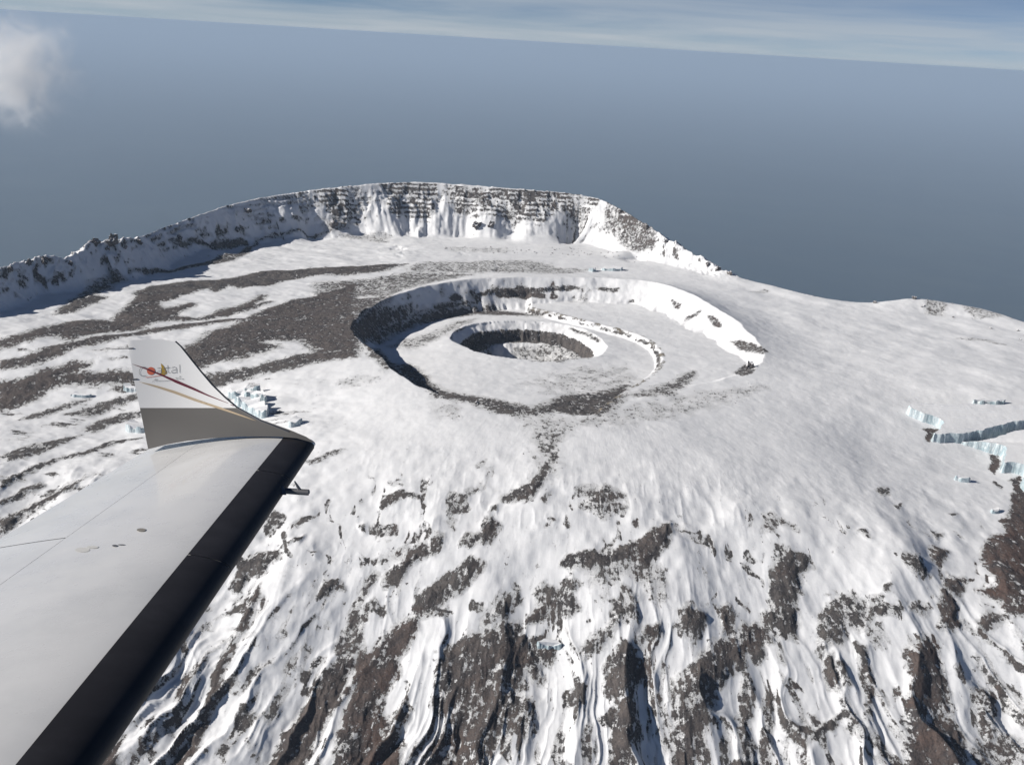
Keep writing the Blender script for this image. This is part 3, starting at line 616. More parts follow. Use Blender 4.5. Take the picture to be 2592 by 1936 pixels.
def noise(nt, vec, scale, detail=5, rough=.55, dist=0):
    n = N(nt, 'ShaderNodeTexNoise', _Scale=scale, _Detail=float(detail), _Roughness=rough, _Distortion=float(dist))
    if vec: nt.links.new(vec, n.inputs[0])
    return n.outputs[0]
def rng(nt, v, a, b, c=0., d=1.):
    n = N(nt, 'ShaderNodeMapRange', interpolation_type='SMOOTHSTEP')
    nt.links.new(v, n.inputs[0])
    for i, k in enumerate((a, b, c, d)): n.inputs[i + 1].default_value = k
    return n.outputs[0]

def rock_colour(nt, pos, redv=None, ochv=None):
    a = noise(nt, pos, 0.035, 6, .65)
    b = noise(nt, pos, 0.4, 4, .7)
    c = mixc(nt, rng(nt, a, .35, .65), (.066, .059, .060), (.160, .142, .132))
    if redv is not None:
        c = mixc(nt, math_(nt, 'MULTIPLY', redv, rng(nt, a, .3, .6)), c, (.120, .078, .064))
    if ochv is not None:
        c = mixc(nt, math_(nt, 'MULTIPLY', ochv, 0.9), c, (.34, .285, .20))
    return mixc(nt, math_(nt, 'MULTIPLY', rng(nt, b, .35, .7), .45), c, (.03, .028, .03))

m_mt, nt, bs = mat('snow_and_lava', rough=.7)
geo = N(nt, 'ShaderNodeNewGeometry'); pos = geo.outputs['Position']
ar = N(nt, 'ShaderNodeAttribute', attribute_name='rock').outputs['Fac']
rd = N(nt, 'ShaderNodeAttribute', attribute_name='red').outputs['Fac']
oc = N(nt, 'ShaderNodeAttribute', attribute_name='ochre').outputs['Fac']
nf = noise(nt, pos, 0.13, 8, .74)
nf2 = noise(nt, pos, 0.035, 5, .6)
# the same in a frame that follows the fall of the near slope: streaks run downhill
sp3 = N(nt, 'ShaderNodeSeparateXYZ'); nt.links.new(pos, sp3.inputs[0])
dx_ = math_(nt, 'SUBTRACT', sp3.outputs[0], FCX); dy_ = math_(nt, 'SUBTRACT', FCY, sp3.outputs[1])
an_ = math_(nt, 'ARCTAN2', dx_, dy_); ra_ = math_(nt, 'SQRT', math_(nt, 'ADD', math_(nt, 'MULTIPLY', dx_, dx_), math_(nt, 'MULTIPLY', dy_, dy_)))
cb_ = N(nt, 'ShaderNodeCombineXYZ'); nt.links.new(math_(nt, 'MULTIPLY', an_, 95.0), cb_.inputs[0]); nt.links.new(math_(nt, 'MULTIPLY', ra_, .045), cb_.inputs[1])
nst = noise(nt, cb_.outputs[0], 1.0, 7, .68, .4)
v = math_(nt, 'ADD', ar, math_(nt, 'MULTIPLY', math_(nt, 'SUBTRACT', nf, .5), 2.6))
v = math_(nt, 'ADD', v, math_(nt, 'MULTIPLY', math_(nt, 'SUBTRACT', nf2, .5), .8))
v = math_(nt, 'ADD', math_(nt, 'SUBTRACT', v, .12), math_(nt, 'MULTIPLY', math_(nt, 'SUBTRACT', nst, .5), rng(nt, sp3.outputs[1], 1380, 1150, .35, 2.1)))
fac = rng(nt, v, .45, .62)
# snow dust lying in the bare patches, and single stones in the snow
dst = noise(nt, pos, .9, 5, .75)
fac = math_(nt, 'MULTIPLY', fac, math_(nt, 'SUBTRACT', 1.0, math_(nt, 'MULTIPLY', rng(nt, dst, .50, .70), rng(nt, ar, .98, .55, .10, .7))))
pep = noise(nt, pos, .30, 3, .6)
pem = noise(nt, pos, .012, 4, .6)
fac = math_(nt, 'MAXIMUM', fac, math_(nt, 'MULTIPLY', rng(nt, pep, .70, .735), rng(nt, pem, .52, .62)))
# grains of ash showing through thin snow
gv = noise(nt, pos, 1.1, 3, .7)
thin = rng(nt, math_(nt, 'ADD', math_(nt, 'MULTIPLY', ar, 0.75), math_(nt, 'MULTIPLY', math_(nt, 'SUBTRACT', nf2, .5), .6)), 0.12, 0.6)
grain = math_(nt, 'MULTIPLY', rng(nt, gv, .50, .66), math_(nt, 'MULTIPLY', thin, .75))
fac = math_(nt, 'MAXIMUM', fac, grain)
sn = mixc(nt, rng(nt, nf2, .35, .7), (.86, .86, .87), (.78, .785, .80))
nt.links.new(mixc(nt, fac, sn, rock_colour(nt, pos, rd, oc)), bs.inputs['Base Color'])
nt.links.new(math_(nt, 'ADD', .62, math_(nt, 'MULTIPLY', fac, .3)), bs.inputs['Roughness'])
bs.inputs['Specular IOR Level'].default_value = 0.2
bp = N(nt, 'ShaderNodeBump'); bp.inputs['Strength'].default_value = 1.0; bp.inputs['Distance'].default_value = 1.0
mps = N(nt, 'ShaderNodeMapping'); mps.inputs['Scale'].default_value = (.05, .22, .1); mps.inputs['Rotation'].default_value = (0, 0, .35); nt.links.new(pos, mps.inputs[0])
sas = noise(nt, mps.outputs[0], 1.0, 6, .6, .3)
hgt = math_(nt, 'ADD', math_(nt, 'ADD', math_(nt, 'MULTIPLY', sas, .3), math_(nt, 'MULTIPLY', nst, .45)), math_(nt, 'ADD', math_(nt, 'MULTIPLY', noise(nt, pos, .07, 8, .62), math_(nt, 'ADD', .35, math_(nt, 'MULTIPLY', fac, 8.0))), math_(nt, 'MULTIPLY', noise(nt, pos, .012, 3, .5), 3.0)))
nt.links.new(hgt, bp.inputs['Height']); nt.links.new(bp.outputs[0], bs.inputs['Normal'])
mt_me.materials.append(m_mt)

# plain far below
def disc(name, r, z, seg=128, rings=None):
    bm = bmesh.new(); rings = rings or [r]
    prev = None; c = bm.verts.new((0, 0, z))
    for q in rings:
        cur = [bm.verts.new((q * math.cos(2 * math.pi * i / seg), q * math.sin(2 * math.pi * i / seg), z)) for i in range(seg)]
        for i in range(seg):
            if prev is None: bm.faces.new((c, cur[i], cur[(i + 1) % seg]))
            else: bm.faces.new((prev[i], cur[i], cur[(i + 1) % seg], prev[(i + 1) % seg]))
        prev = cur
    me = bpy.data.meshes.new(name); bm.to_mesh(me); bm.free()
    return me
PLAIN_Z = -4750.0
m_pl, nt, bs = mat('hazy_savanna', rough=.9)  # blue of the haze is put into the ground colour
pos = N(nt, 'ShaderNodeNewGeometry').outputs['Position']
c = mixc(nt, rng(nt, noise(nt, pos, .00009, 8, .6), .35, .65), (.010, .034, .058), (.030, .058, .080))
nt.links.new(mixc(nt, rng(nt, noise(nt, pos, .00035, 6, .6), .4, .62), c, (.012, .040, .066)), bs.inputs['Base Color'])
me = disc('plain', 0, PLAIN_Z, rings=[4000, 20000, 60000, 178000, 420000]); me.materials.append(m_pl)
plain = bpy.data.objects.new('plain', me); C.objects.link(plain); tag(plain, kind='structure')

# air
def boxmesh(name, lo, hi):
    bm = bmesh.new(); bmesh.ops.create_cube(bm, size=1)
    for v_ in bm.verts:
        for k in range(3): v_.co[k] = lo[k] if v_.co[k] < 0 else hi[k]
    me = bpy.data.meshes.new(name); bm.to_mesh(me); bm.free(); return me
me = boxmesh('haze', (-425000, -425000, PLAIN_Z - 1), (425000, 425000, CAMZ + 14))
m_h = bpy.data.materials.new('air'); m_h.use_nodes = True; nt = m_h.node_tree; nt.nodes.clear()
pv = N(nt, 'ShaderNodeVolumePrincipled'); pv.inputs['Color'].default_value = (.52, .65, .81, 1); pv.inputs['Density'].default_value = 1 / 48000.
pv.inputs['Anisotropy'].default_value = 0.0
oo = N(nt, 'ShaderNodeOutputMaterial'); nt.links.new(pv.outputs[0], oo.inputs['Volume'])
me.materials.append(m_h)
haze = bpy.data.objects.new('haze', me); C.objects.link(haze); tag(haze, kind='stuff')
# ------------------------------------------------------------------ ice
def mk(name, me, m=None, parent=None, loc=None):
    if isinstance(me, bmesh.types.BMesh):
        b_ = me; me = bpy.data.meshes.new(name); b_.normal_update(); b_.to_mesh(me); b_.free()
    if m is not None: me.materials.append(m)
    o = bpy.data.objects.new(name, me); C.objects.link(o)
    if parent is not None: o.parent = parent
    if loc is not None: o.location = loc
    return o
m_ice, nt, bs = mat('glacier_ice', rough=.35)
geo = N(nt, 'ShaderNodeNewGeometry'); pos = geo.outputs['Position']
mpn = N(nt, 'ShaderNodeMapping'); mpn.inputs['Scale'].default_value = (.42, .42, .035); nt.links.new(pos, mpn.inputs[0])
stv = noise(nt, mpn.outputs[0], 1.0, 5, .65, .5)
mpb = N(nt, 'ShaderNodeMapping'); mpb.inputs['Scale'].default_value = (.06, .06, .03); nt.links.new(pos, mpb.inputs[0])
big = noise(nt, mpb.outputs[0], 1.0, 3, .5)
c = mixc(nt, rng(nt, big, .4, .65), (.33, .42, .46), (.50, .57, .60))
c = mixc(nt, rng(nt, stv, .48, .66), c, (.74, .78, .79))
nt.links.new(c, bs.inputs['Base Color'])
bp = N(nt, 'ShaderNodeBump'); bp.inputs['Distance'].default_value = 1.2; nt.links.new(stv, bp.inputs['Height']); nt.links.new(bp.outputs[0], bs.inputs['Normal'])
m_snow, nt, bs = mat('glacier_snow', (.84, .84, .85), .7)
pos = N(nt, 'ShaderNodeNewGeometry').outputs['Position']
bp = N(nt, 'ShaderNodeBump'); bp.inputs['Distance'].default_value = 2.0; nt.links.new(noise(nt, pos, .03, 6, .55), bp.inputs['Height']); nt.links.new(bp.outputs[0], bs.inputs['Normal'])

def ice_block(name, crop, pts, H, label, cat, step=2.6, flute=1.6, seed=1, round_=1, group=None):
    base = [(*at(crop, p[0], p[1]), (p[2] if len(p) > 2 else H)) for p in pts]
    P = smooth_poly(base, round_)
    ring = []
    n = len(P)
    for i in range(n):
        a, b = P[i], P[(i + 1) % n]
        k = max(1, int(np.hypot(*(b - a)[:2]) / step))
        for j in range(k): ring.append(a + (b - a) * j / k)
    R_ = np.array(ring); n = len(R_)
    area = 0.5 * sum(R_[i, 0] * R_[(i + 1) % n, 1] - R_[(i + 1) % n, 0] * R_[i, 1] for i in range(n))
    if area < 0: R_ = R_[::-1]
    cen = R_[:, :2].mean(0)
    tg = np.roll(R_, -1, 0)[:, :2] - np.roll(R_, 1, 0)[:, :2]
    nrm = np.stack([tg[:, 1], -tg[:, 0]], 1); nrm /= np.linalg.norm(nrm, axis=1)[:, None] + 1e-9
    al = np.cumsum(np.hypot(*(R_[:, :2] - np.roll(R_[:, :2], 1, 0)).T))
    f1 = (vn(al / (step * 1.5), al * 0 + seed, seed) - .5); f2 = (vn(al / (step * 5), al * 0 + seed, seed + 5) - .5)
    gz = np.array([surf_z(x, y) for x, y in R_[:, :2]])
    k = np.ones(9) / 9
    gzs = np.convolve(np.concatenate([gz[-4:], gz, gz[:4]]), k, 'valid')
    Mx = np.stack([np.ones(n), R_[:, 0] - cen[0], R_[:, 1] - cen[1]], 1)
    pl_ = Mx @ np.linalg.lstsq(Mx, gzs, rcond=None)[0]
    fk = np.clip(H / 18.0, 0, 1) * .85 if n > 120 else 0.0
    cz = float(gzs.mean())
    o = bpy.data.objects.new(name, None); C.objects.link(o); o.location = (cen[0], cen[1], cz)
    org = np.array([cen[0], cen[1], cz])
    lv = [(-.6, .9), (0.0, .45), (.3, .1), (.62, -.25), (.9, -.3), (1.0, -.75)]
    bm = bmesh.new(); rows = []
    for h_, off in lv:
        row = []
        for i in range(n):
            H_ = R_[i, 2]
            w_ = flute * ((f1[i] * 1.5 * (1 - abs(h_ - .5) * .6)) + f2[i] * 3.2 * (1 if H < 15 else .8)) + off * flute * 1.3
            p = R_[i, :2] + nrm[i] * w_
            z = gzs[i] + h_ * (H_ * (1 + (.9 * f2[i] if H_ < 15 and n < 160 else 0)) + (pl_[i] - gzs[i]) * fk)
            if h_ < 0: z = gzs[i] - 7
            row.append(bm.verts.new((p[0] - org[0], p[1] - org[1], z - org[2])))
        rows.append(row)
    for a, b in zip(rows, rows[1:]):
        for i in range(n):
            fc = bm.faces.new((a[i], a[(i + 1) % n], b[(i + 1) % n], b[i])); fc.smooth = True
    top = [v_.co.copy() for v_ in rows[-1]]
    mk('ice_cliff', bm, m_ice, o)
    tris = mathutils.geometry.tessellate_polygon([[mathutils.Vector((t[0], t[1], 0)) for t in top]])
    bm = bmesh.new(); vs = [bm.verts.new((t[0], t[1], t[2] + .02)) for t in top]
    for t in tris:
        try: bm.faces.new([vs[i] for i in t])
        except ValueError: pass
    bmesh.ops.recalc_face_normals(bm, faces=bm.faces)
    if sum(fc.normal.z for fc in bm.faces) < 0: bmesh.ops.reverse_faces(bm, faces=bm.faces)
    bmesh.ops.subdivide_edges(bm, edges=bm.edges, cuts=1)
    mk('snow_cap', bm, m_snow, o)
    tag(o, label, cat, group)
    return o

ice_block('glacier', 9, [(425, 458), (560, 530), (720, 578), (835, 640), (860, 700), (705, 805), (880, 808), (1060, 812), (1180, 812), (1330, 785), (1520, 735), (1720, 665), (1800, 650), (2300, 640), (2400, 470), (1850, 450), (1300, 450), (700, 440), (560, 425), (480, 430)],
          18, 'large flat topped glacier with fluted ice cliffs, farther of the two at the right edge', 'glacier', 2.2, 2.0, 3, 1)
ice_block('glacier', 9, [(1065, 815, 3), (1150, 850, 8), (1300, 885, 13), (1390, 930, 16), (1520, 942, 18), (1600, 1010, 18), (1575, 1075, 19), (1530, 1172, 20), (1700, 1180, 21), (1830, 1225, 22), (2200, 1400, 24), (2400, 1100, 20), (2300, 800, 17), (1900, 745, 17), (1780, 725, 17), (1640, 775, 15), (1430, 825, 12), (1280, 835, 7)],
          18, 'flat topped glacier with a stepped fluted front, nearer of the two at the right edge', 'glacier', 2.2, 2.0, 5, 1)
ice_block('glacier', 9, [(1790, 1340), (1850, 1420), (2050, 1440), (2050, 1280), (1840, 1280)], 15, 'cream coloured ice wall cut off by the right edge beside brown lava', 'glacier', 2, 1.6, 8, 1)
ice_block('ice_block', 9, [(1000, 1252), (1090, 1285), (1195, 1292), (1205, 1270), (1110, 1255), (1040, 1238)], 7, 'small white ice block alone on open snow below the right glaciers', 'ice', 1.2, .8, 9, 1)
ice_block('ice_block', 9, [(1215, 335), (1300, 355), (1590, 356), (1620, 340), (1400, 325)], 7, 'low rippled ice bank behind the far glacier at the right', 'ice', 2, 1.2, 10, 1)
ice_block('ice_block', 7, [(1605, 380), (1620, 396), (1652, 396), (1650, 380)], 4, 'tiny ice lump at the edge of the brown lava on the right', 'ice', 1.0, .6, 11, 1)
ice_block('ice_block', 10, [(690, 395), (880, 400), (1075, 398), (1095, 372), (900, 362), (720, 360)], 11, 'blue shaded ice block, farthest of the cluster beside the winglet', 'ice', 1.6, 1.0, 12, 1)
ice_block('ice_block', 10, [(330, 500), (420, 530), (600, 528), (900, 545), (1100, 640), (1210, 690), (1260, 640), (1150, 540), (940, 490), (500, 480), (420, 430), (330, 380)], 11, 'long curved ice wall in the middle of the cluster beside the winglet', 'ice', 1.6, 1.2, 13, 1)
ice_block('ice_block', 10, [(480, 650), (620, 760), (850, 900), (1090, 990), (1250, 965), (1290, 890), (1120, 760), (950, 700), (560, 640)], 14, 'biggest ice block of the cluster, half hidden by the winglet edge', 'ice', 1.6, 1.4, 14, 1)
ice_block('ice_block', 10, [(1690, 1215), (1850, 1240), (2019, 1180), (2100, 1120), (2000, 1100), (1850, 1140)], 9, 'ice step just above the wing tip in blue shade', 'ice', 1.6, 1.2, 15, 1)
ice_block('ice_block', 4, [(105, 592), (240, 605), (240, 570), (130, 560)], 9, 'bluish ice block at the left edge of the white winglet', 'ice', 1.6, 1.0, 16, 1)
ice_block('ice_block', 4, [(125, 940), (320, 945), (320, 905), (180, 895)], 11, 'pale blue ice block left of the grey winglet root', 'ice', 1.6, 1.0, 17, 1)
ice_block('ice_block', 1, [(430, 1492), (560, 1494), (575, 1478), (450, 1474)], 5, 'low bluish ice patch on streaked snow at the far left', 'ice', 1.6, .8, 18, 1)
ice_block('ice_block', 2, [(1765, 702), (1890, 706), (1912, 695), (1800, 690)], 7, 'flat blue ice block on the caldera floor behind the crater', 'ice', 1.8, 1.0, 19, 1)
ice_block('ice_block', 2, [(1695, 706), (1735, 710), (1738, 702), (1712, 698)], 8, 'small pointed ice block beside the flat one behind the crater', 'ice', 1.6, 1.4, 20, 1)
ice_block('ice_block', 6, [(1100, 1075), (1150, 1088), (1200, 1080), (1245, 1062), (1200, 1050), (1170, 1035), (1130, 1052)], 4.5, 'white ice block with blue shade on the dark near slope', 'ice', 1.0, 1.0, 21, 1)

# ------------------------------------------------------------------ crags and boulders
m_rk, nt, bs = mat('lava_rock', rough=.9)
geo = N(nt, 'ShaderNodeNewGeometry'); pos = geo.outputs['Position']
sz_ = N(nt, 'ShaderNodeSeparateXYZ'); nt.links.new(geo.outputs['Normal'], sz_.inputs[0])
f_ = rng(nt, math_(nt, 'ADD', sz_.outputs[2], math_(nt, 'MULTIPLY', math_(nt, 'SUBTRACT', noise(nt, pos, .35, 4, .6), .5), 1.2)), .62, .74)
nt.links.new(mixc(nt, f_, rock_colour(nt, pos), (.82, .82, .84)), bs.inputs['Base Color'])
def rock_mesh(name, seed, sub, sq=(1, 1, 1), amp=.5):
    bm = bmesh.new(); bmesh.ops.create_icosphere(bm, subdivisions=sub, radius=1)
    for v_ in bm.verts:
        p = mathutils.Vector(v_.co) * 1.2 + mathutils.Vector((seed * 7.1, 0, 0))
        k_ = 1 + amp * mathutils.noise.noise(p) + amp * .8 * mathutils.noise.noise(p * 2.7) + amp * .35 * mathutils.noise.noise(p * 6)
        v_.co = mathutils.Vector((v_.co.x * sq[0], v_.co.y * sq[1], v_.co.z * sq[2])) * k_
    me = bpy.data.meshes.new(name); bm.to_mesh(me); bm.free(); me.materials.append(m_rk); return me
bould = [rock_mesh('boulder', i, 2, (1, .8, .7)) for i in range(6)]
crags = [rock_mesh('crag', 20 + i, 3, (1, .7, 1.1), .8) for i in range(6)]
rnd = random.Random(7)
def put(name, meshes, x, y, s, zs, label, cat, group=None, sink=.3):
    o = bpy.data.objects.new(name, rnd.choice(meshes)); C.objects.link(o)
    o.location = (x, y, surf_z(x, y) + s * zs * (1 - sink) * .5); o.scale = (s * rnd.uniform(.8, 1.3), s, s * zs * rnd.uniform(.8, 1.2))
    o.rotation_euler = (rnd.uniform(-.3, .3), rnd.uniform(-.3, .3), rnd.uniform(0, 6.28))
    tag(o, label, cat, group)
    return o
def inpoly(pts, crop):
    P = [at(crop, a, b) for a, b in pts]; xs = [p[0] for p in P]; ys = [p[1] for p in P]
    while True:
        x = rnd.uniform(min(xs), max(xs)); y = rnd.uniform(min(ys), max(ys))
        if inside(np.array([x]), np.array([y]), P)[0]: return x, y
for i in range(95):
    x, y = inpoly([(1560, 630), (1760, 650), (1950, 650), (2212, 740), (2212, 900), (2000, 830), (1750, 770), (1560, 750)], 3) if i < 55 else inpoly([(1600, 640), (1800, 655), (1760, 740), (1620, 720)], 3)
    put('boulder', bould, x, y, rnd.choice([1.6, 2.2, 2.8, 3.6]), .8, 'dark boulder strewn over the snowy ridge at the far right', 'boulder', 'boulders on the far right ridge')
for i in range(80):
    x, y = inpoly([(1050, 900), (1200, 890), (1330, 850), (1500, 830), (1640, 890), (1740, 980), (1600, 1015), (1420, 1030), (1200, 1040), (1100, 1000)], 8)
    put('boulder', bould, x, y, rnd.choice([1.2, 1.8, 2.4, 3.2]), .8, 'rubble boulder on the floor of the inner pit', 'boulder', 'rubble in the inner pit')
for i in range(70):
    x, y = inpoly([(780, 540), (1200, 555), (1600, 560), (1850, 590), (2100, 640), (2050, 655), (1700, 610), (1100, 600), (800, 575)], 2)
    put('boulder', bould, x, y, rnd.choice([1.5, 2.0, 2.8]), .8, 'fallen boulder on the snow at the foot of the banded far wall', 'boulder', 'boulders below the far wall')
for px, py, s, lab in [(205, 528, 9, 'dark crag on the left ridge crest, on the highest of its low peaks'), (243, 521, 11, 'twin topped dark crag on the left ridge, right of the sharp peak'), (300, 517, 8, 'jagged crag where the left ridge meets the long white wall'),
                       (62, 562, 7, 'reddish crag low on the left ridge near the photo edge'), (95, 557, 8, 'squat dark crag beside the reddish one on the left ridge'), (20, 578, 7, 'leftmost crag on the dark ridge'),
                       (150, 556, 5, 'small crag in the notch of the left ridge'), (1398, 484, 8, 'dark crag on the shoulder where the far wall drops to the right'), (1340, 452, 6, 'small crag on the right shoulder of the far wall'),
                       (1440, 512, 6, 'crag halfway down the right spur'), (1530, 556, 7, 'first of the brown crags at the low end of the right spur'), (1552, 568, 8, 'tallest brown crag at the low end of the right spur'),
                       (1575, 585, 7, 'last brown crag before the snowy plateau begins'), (1890, 652, 4, 'low crag on the skyline left of the boulder ridge'), (1975, 645, 5, 'crag at the top of the boulder ridge on the right')]:
    j = min(range(len(CREST)), key=lambda q: abs(CREST[q][0] - px)); jj = j if CREST[j][0] <= px else j - 1
    t_ = (px - CREST[jj][0]) / max(1, CREST[jj + 1][0] - CREST[jj][0])
    xy = np.array(crest_xy[jj]) * (1 - t_) + np.array(crest_xy[jj + 1]) * t_
    put('crag', crags, xy[0] * .997, xy[1] * .997, s, 1.0, lab, 'rock')
for crop, px, py, s, lab in [(2, 1000, 450, 13, 'dark rock buttress standing out of the snow fans below the far wall'), (2, 1085, 455, 9, 'smaller buttress right of the dark one below the far wall'), (2, 110, 425, 12, 'isolated dark outcrop on the left part of the far wall'),
                             (1, 1120, 500, 7, 'small outcrop above the dark step left of the far wall'), (1, 1480, 470, 8, 'outcrop on the snowy spur left of the far wall'), (1, 1540, 345, 9, 'outcrop high on the snowy left part of the far wall'),
                             (3, 505, 1065, 9, 'brown rock knob inside the right corner of the wide crater'), (2, 1000, 1528, 4, 'small brown hillock on the near rim of the wide crater'), (1, 670, 585, 6, 'lone dark rock on the shaded face of the left ridge'),
                             (1, 780, 570, 5, 'small rock beside the lone dark one on the left ridge')]:
    x, y = at(crop, px, py); put('outcrop', crags, x, y, s, .9, lab, 'rock')

# ------------------------------------------------------------------ the aeroplane wing
def Q(px, py, dep): return CAM + ray(px * S, py * S) * dep
P1 = Q(680, 962, 6.3); P2 = Q(320, 970, 6.3); AP = Q(919, 608, 14.0)
nW = np.cross(P2 - P1, AP - P1); nW /= np.linalg.norm(nW)
if nW[2] < 0: nW = -nW
bW = AP - P1; bW /= np.linalg.norm(bW)
def yt(x): return 5 * .115 * (.2969 * math.sqrt(max(x, 0)) - .126 * x - .3516 * x * x + .2843 * x ** 3 - .1036 * x ** 4)
def wing(t, x, upper=True, off=0.0):
    le = P1 + (P1 - AP) * t; te = P2 + (P2 - AP) * t
    c_ = te - le; L_ = np.linalg.norm(c_)
    return le + c_ * x + nW * ((1.25 * yt(x) if upper else -.7 * yt(x)) * L_ + off)
m_white, nt, bs = mat('white_paint', (.78, .79, .80), .32, 0, .5)
pos = N(nt, 'ShaderNodeNewGeometry').outputs['Position']
nt.links.new(mixc(nt, rng(nt, noise(nt, pos, 1.7, 6, .6), .35, .75), (.71, .71, .71), (.61, .615, .62)), bs.inputs['Base Color'])
nt.links.new(rng(nt, noise(nt, pos, 6, 5, .6), .3, .7, .22, .42), bs.inputs['Roughness'])
m_tipw, *_ = mat('sunlit_white_paint', (.83, .83, .83), .3, 0, .4)  # same white paint lightened, sunlight on the winglet put into the colour
m_boot, nt, bs = mat('rubber_boot', (.012, .012, .016), .6)
pos = N(nt, 'ShaderNodeNewGeometry').outputs['Position']
nt.links.new(mixc(nt, rng(nt, noise(nt, pos, 3, 6, .65), .4, .7), (.014, .013, .016), (.026, .025, .030)), bs.inputs['Base Color'])
m_grey, nt, bs = mat('grey_paint', (.24, .23, .215), .3, .4, .5)
m_gap, *_ = mat('panel_gap', (.22, .22, .23), .8)
m_metal, *_ = mat('dull_metal', (.20, .20, .21), .5, .6)
m_maroon, *_ = mat('maroon_paint', (.13, .025, .045), .4)
m_tan, *_ = mat('tan_paint', (.50, .40, .28), .4)
m_gold, *_ = mat('gold_paint', (.42, .28, .05), .4)
m_coral, *_ = mat('coral_paint', (.62, .16, .10), .4)
m_ink, *_ = mat('grey_ink', (.24, .25, .26), .5)
root = bpy.data.objects.new('aeroplane_wing', None); C.objects.link(root)
root.location = P1
tag(root, 'white aeroplane wing with black rubber leading edge and upturned painted tip', 'aircraft wing')
O = P1
def sheet(name, rows, m, parent, smooth=True, closed=False):
    bm = bmesh.new(); vs = [[bm.verts.new(p - O) for p in r] for r in rows]
    for a, b in zip(vs, vs[1:]):
        for i in range(len(a) - (0 if closed else 1)):
            fc = bm.faces.new((a[i], a[(i + 1) % len(a)], b[(i + 1) % len(a)], b[i])); fc.smooth = smooth
    bmesh.ops.recalc_face_normals(bm, faces=bm.faces)
    for e_ in bm.edges:
        if len(e_.link_faces) == 2 and e_.calc_face_angle(0) > .7: e_.smooth = False
    if closed:
        pass
    else:
        view = mathutils.Vector(CAM - O)
        if sum((view - fc.calc_center_median()).dot(fc.normal) * fc.calc_area() for fc in bm.faces) < 0: bmesh.ops.reverse_faces(bm, faces=bm.faces)
    return mk(name, bm, m, parent)
T0, T1 = -0.003, .74
def us(a, b, n): return [a + (b - a) * i / (n - 1) for i in range(n)]
def hinge(t): return .6685
TA = .205                                 # where the aileron stops and the flap begins
# main skin: closed section from the boot edge to the hinge
rows = []
for t in us(T0, T1, 60):
    h_ = hinge(t)
    xs = [x * x * h_ for x in us(0, 1, 30)]
    up_ = [wing(t, x, True) for x in xs]; lo_ = [wing(t, x, False) for x in xs[::-1]]
    rows.append(up_ + lo_[:-1])
skin = sheet('wing_skin', rows, m_white, root, True, True)
for nm, ta, tb, x0 in (('aileron', T0, TA, .6705), ('flap', TA + .001, T1, .6705)):
    rows = []
    for t in us(ta, tb, 24):
        xs = us(x0, 1, 12)
        rows.append([wing(t, x, True) for x in xs] + [wing(t, x, False) for x in xs[::-1]][1:-1])
    sheet(nm, rows, m_white, root, True, True)
# dark line of the hinge gap
sheet('hinge_gap', [[wing(t, x, True, -.0015) for x in (.666, .673)] for t in us(T0, T1, 30)], m_gap, root)
# boots in two segments with a joint between, wrapped round the nose
def boot(ta, tb):
    rows = []
    for t in us(ta, tb, 14):
        L_ = np.linalg.norm((P2 - P1) * (1 + t)); xm = .205 / L_
        up_ = [wing(t, xm * q * q, True, .004) - (P2 - P1) / np.linalg.norm(P2 - P1) * .004 for q in us(1, 0, 12)]
        lo_ = [wing(t, xm * .5 * q * q, False, -.004) - (P2 - P1) / np.linalg.norm(P2 - P1) * .004 for q in us(0.12, 1, 8)]
        rows.append(up_ + lo_)
    return sheet('deicing_boot', rows, m_boot, root)
boot(.004, .0903); boot(.0911, .2426); boot(.2432, T1)
# strip joint ridges
def bar(bm, a, b, r, seg=8, r2=None):
    a = mathutils.Vector(a); b = mathutils.Vector(b); d = b - a; q = d.to_track_quat('Z', 'Y')
    r2 = r if r2 is None else r2
    A_ = [bm.verts.new(a + q @ mathutils.Vector((r * math.cos(6.2832 * i / seg), r * math.sin(6.2832 * i / seg), 0))) for i in range(seg)]
    B_ = [bm.verts.new(b + q @ mathutils.Vector((r2 * math.cos(6.2832 * i / seg), r2 * math.sin(6.2832 * i / seg), 0))) for i in range(seg)]
    for i in range(seg): bm.faces.new((A_[i], A_[(i + 1) % seg], B_[(i + 1) % seg], B_[i]))
    bm.faces.new(A_[::-1]); bm.faces.new(B_)
def wpix(px, py, off=0.0):               # point on the upper wing surface seen at a photo position (2212 reading)
    d = ray(px * S, py * S)
    best = None
    p0 = P1 + nW * off
    k = np.dot(p0 - CAM, nW) / np.dot(d, nW)
    for _ in range(8):
        p = CAM + d * k
        # chord fraction and station by solving in the wing plane
        u_ = p - nW * np.dot(p - P1, nW)
        a1 = P1 - AP; c1 = P2 - P1
        w_ = u_ - AP                      # = (1+t) * (a1 + x c1)
        M = np.stack([a1, c1], 1); sol = np.linalg.lstsq(M, w_, rcond=None)[0]
        t = sol[0] - 1; x = sol[1] / sol[0]
        target = wing(t, min(max(x, 0), 1), True, off)
        k += np.dot(target - p, nW) / np.dot(d, nW)
    return CAM + d * k
bm = bmesh.new()
g0 = np.array(Q(605, 1062, 5.35)); 
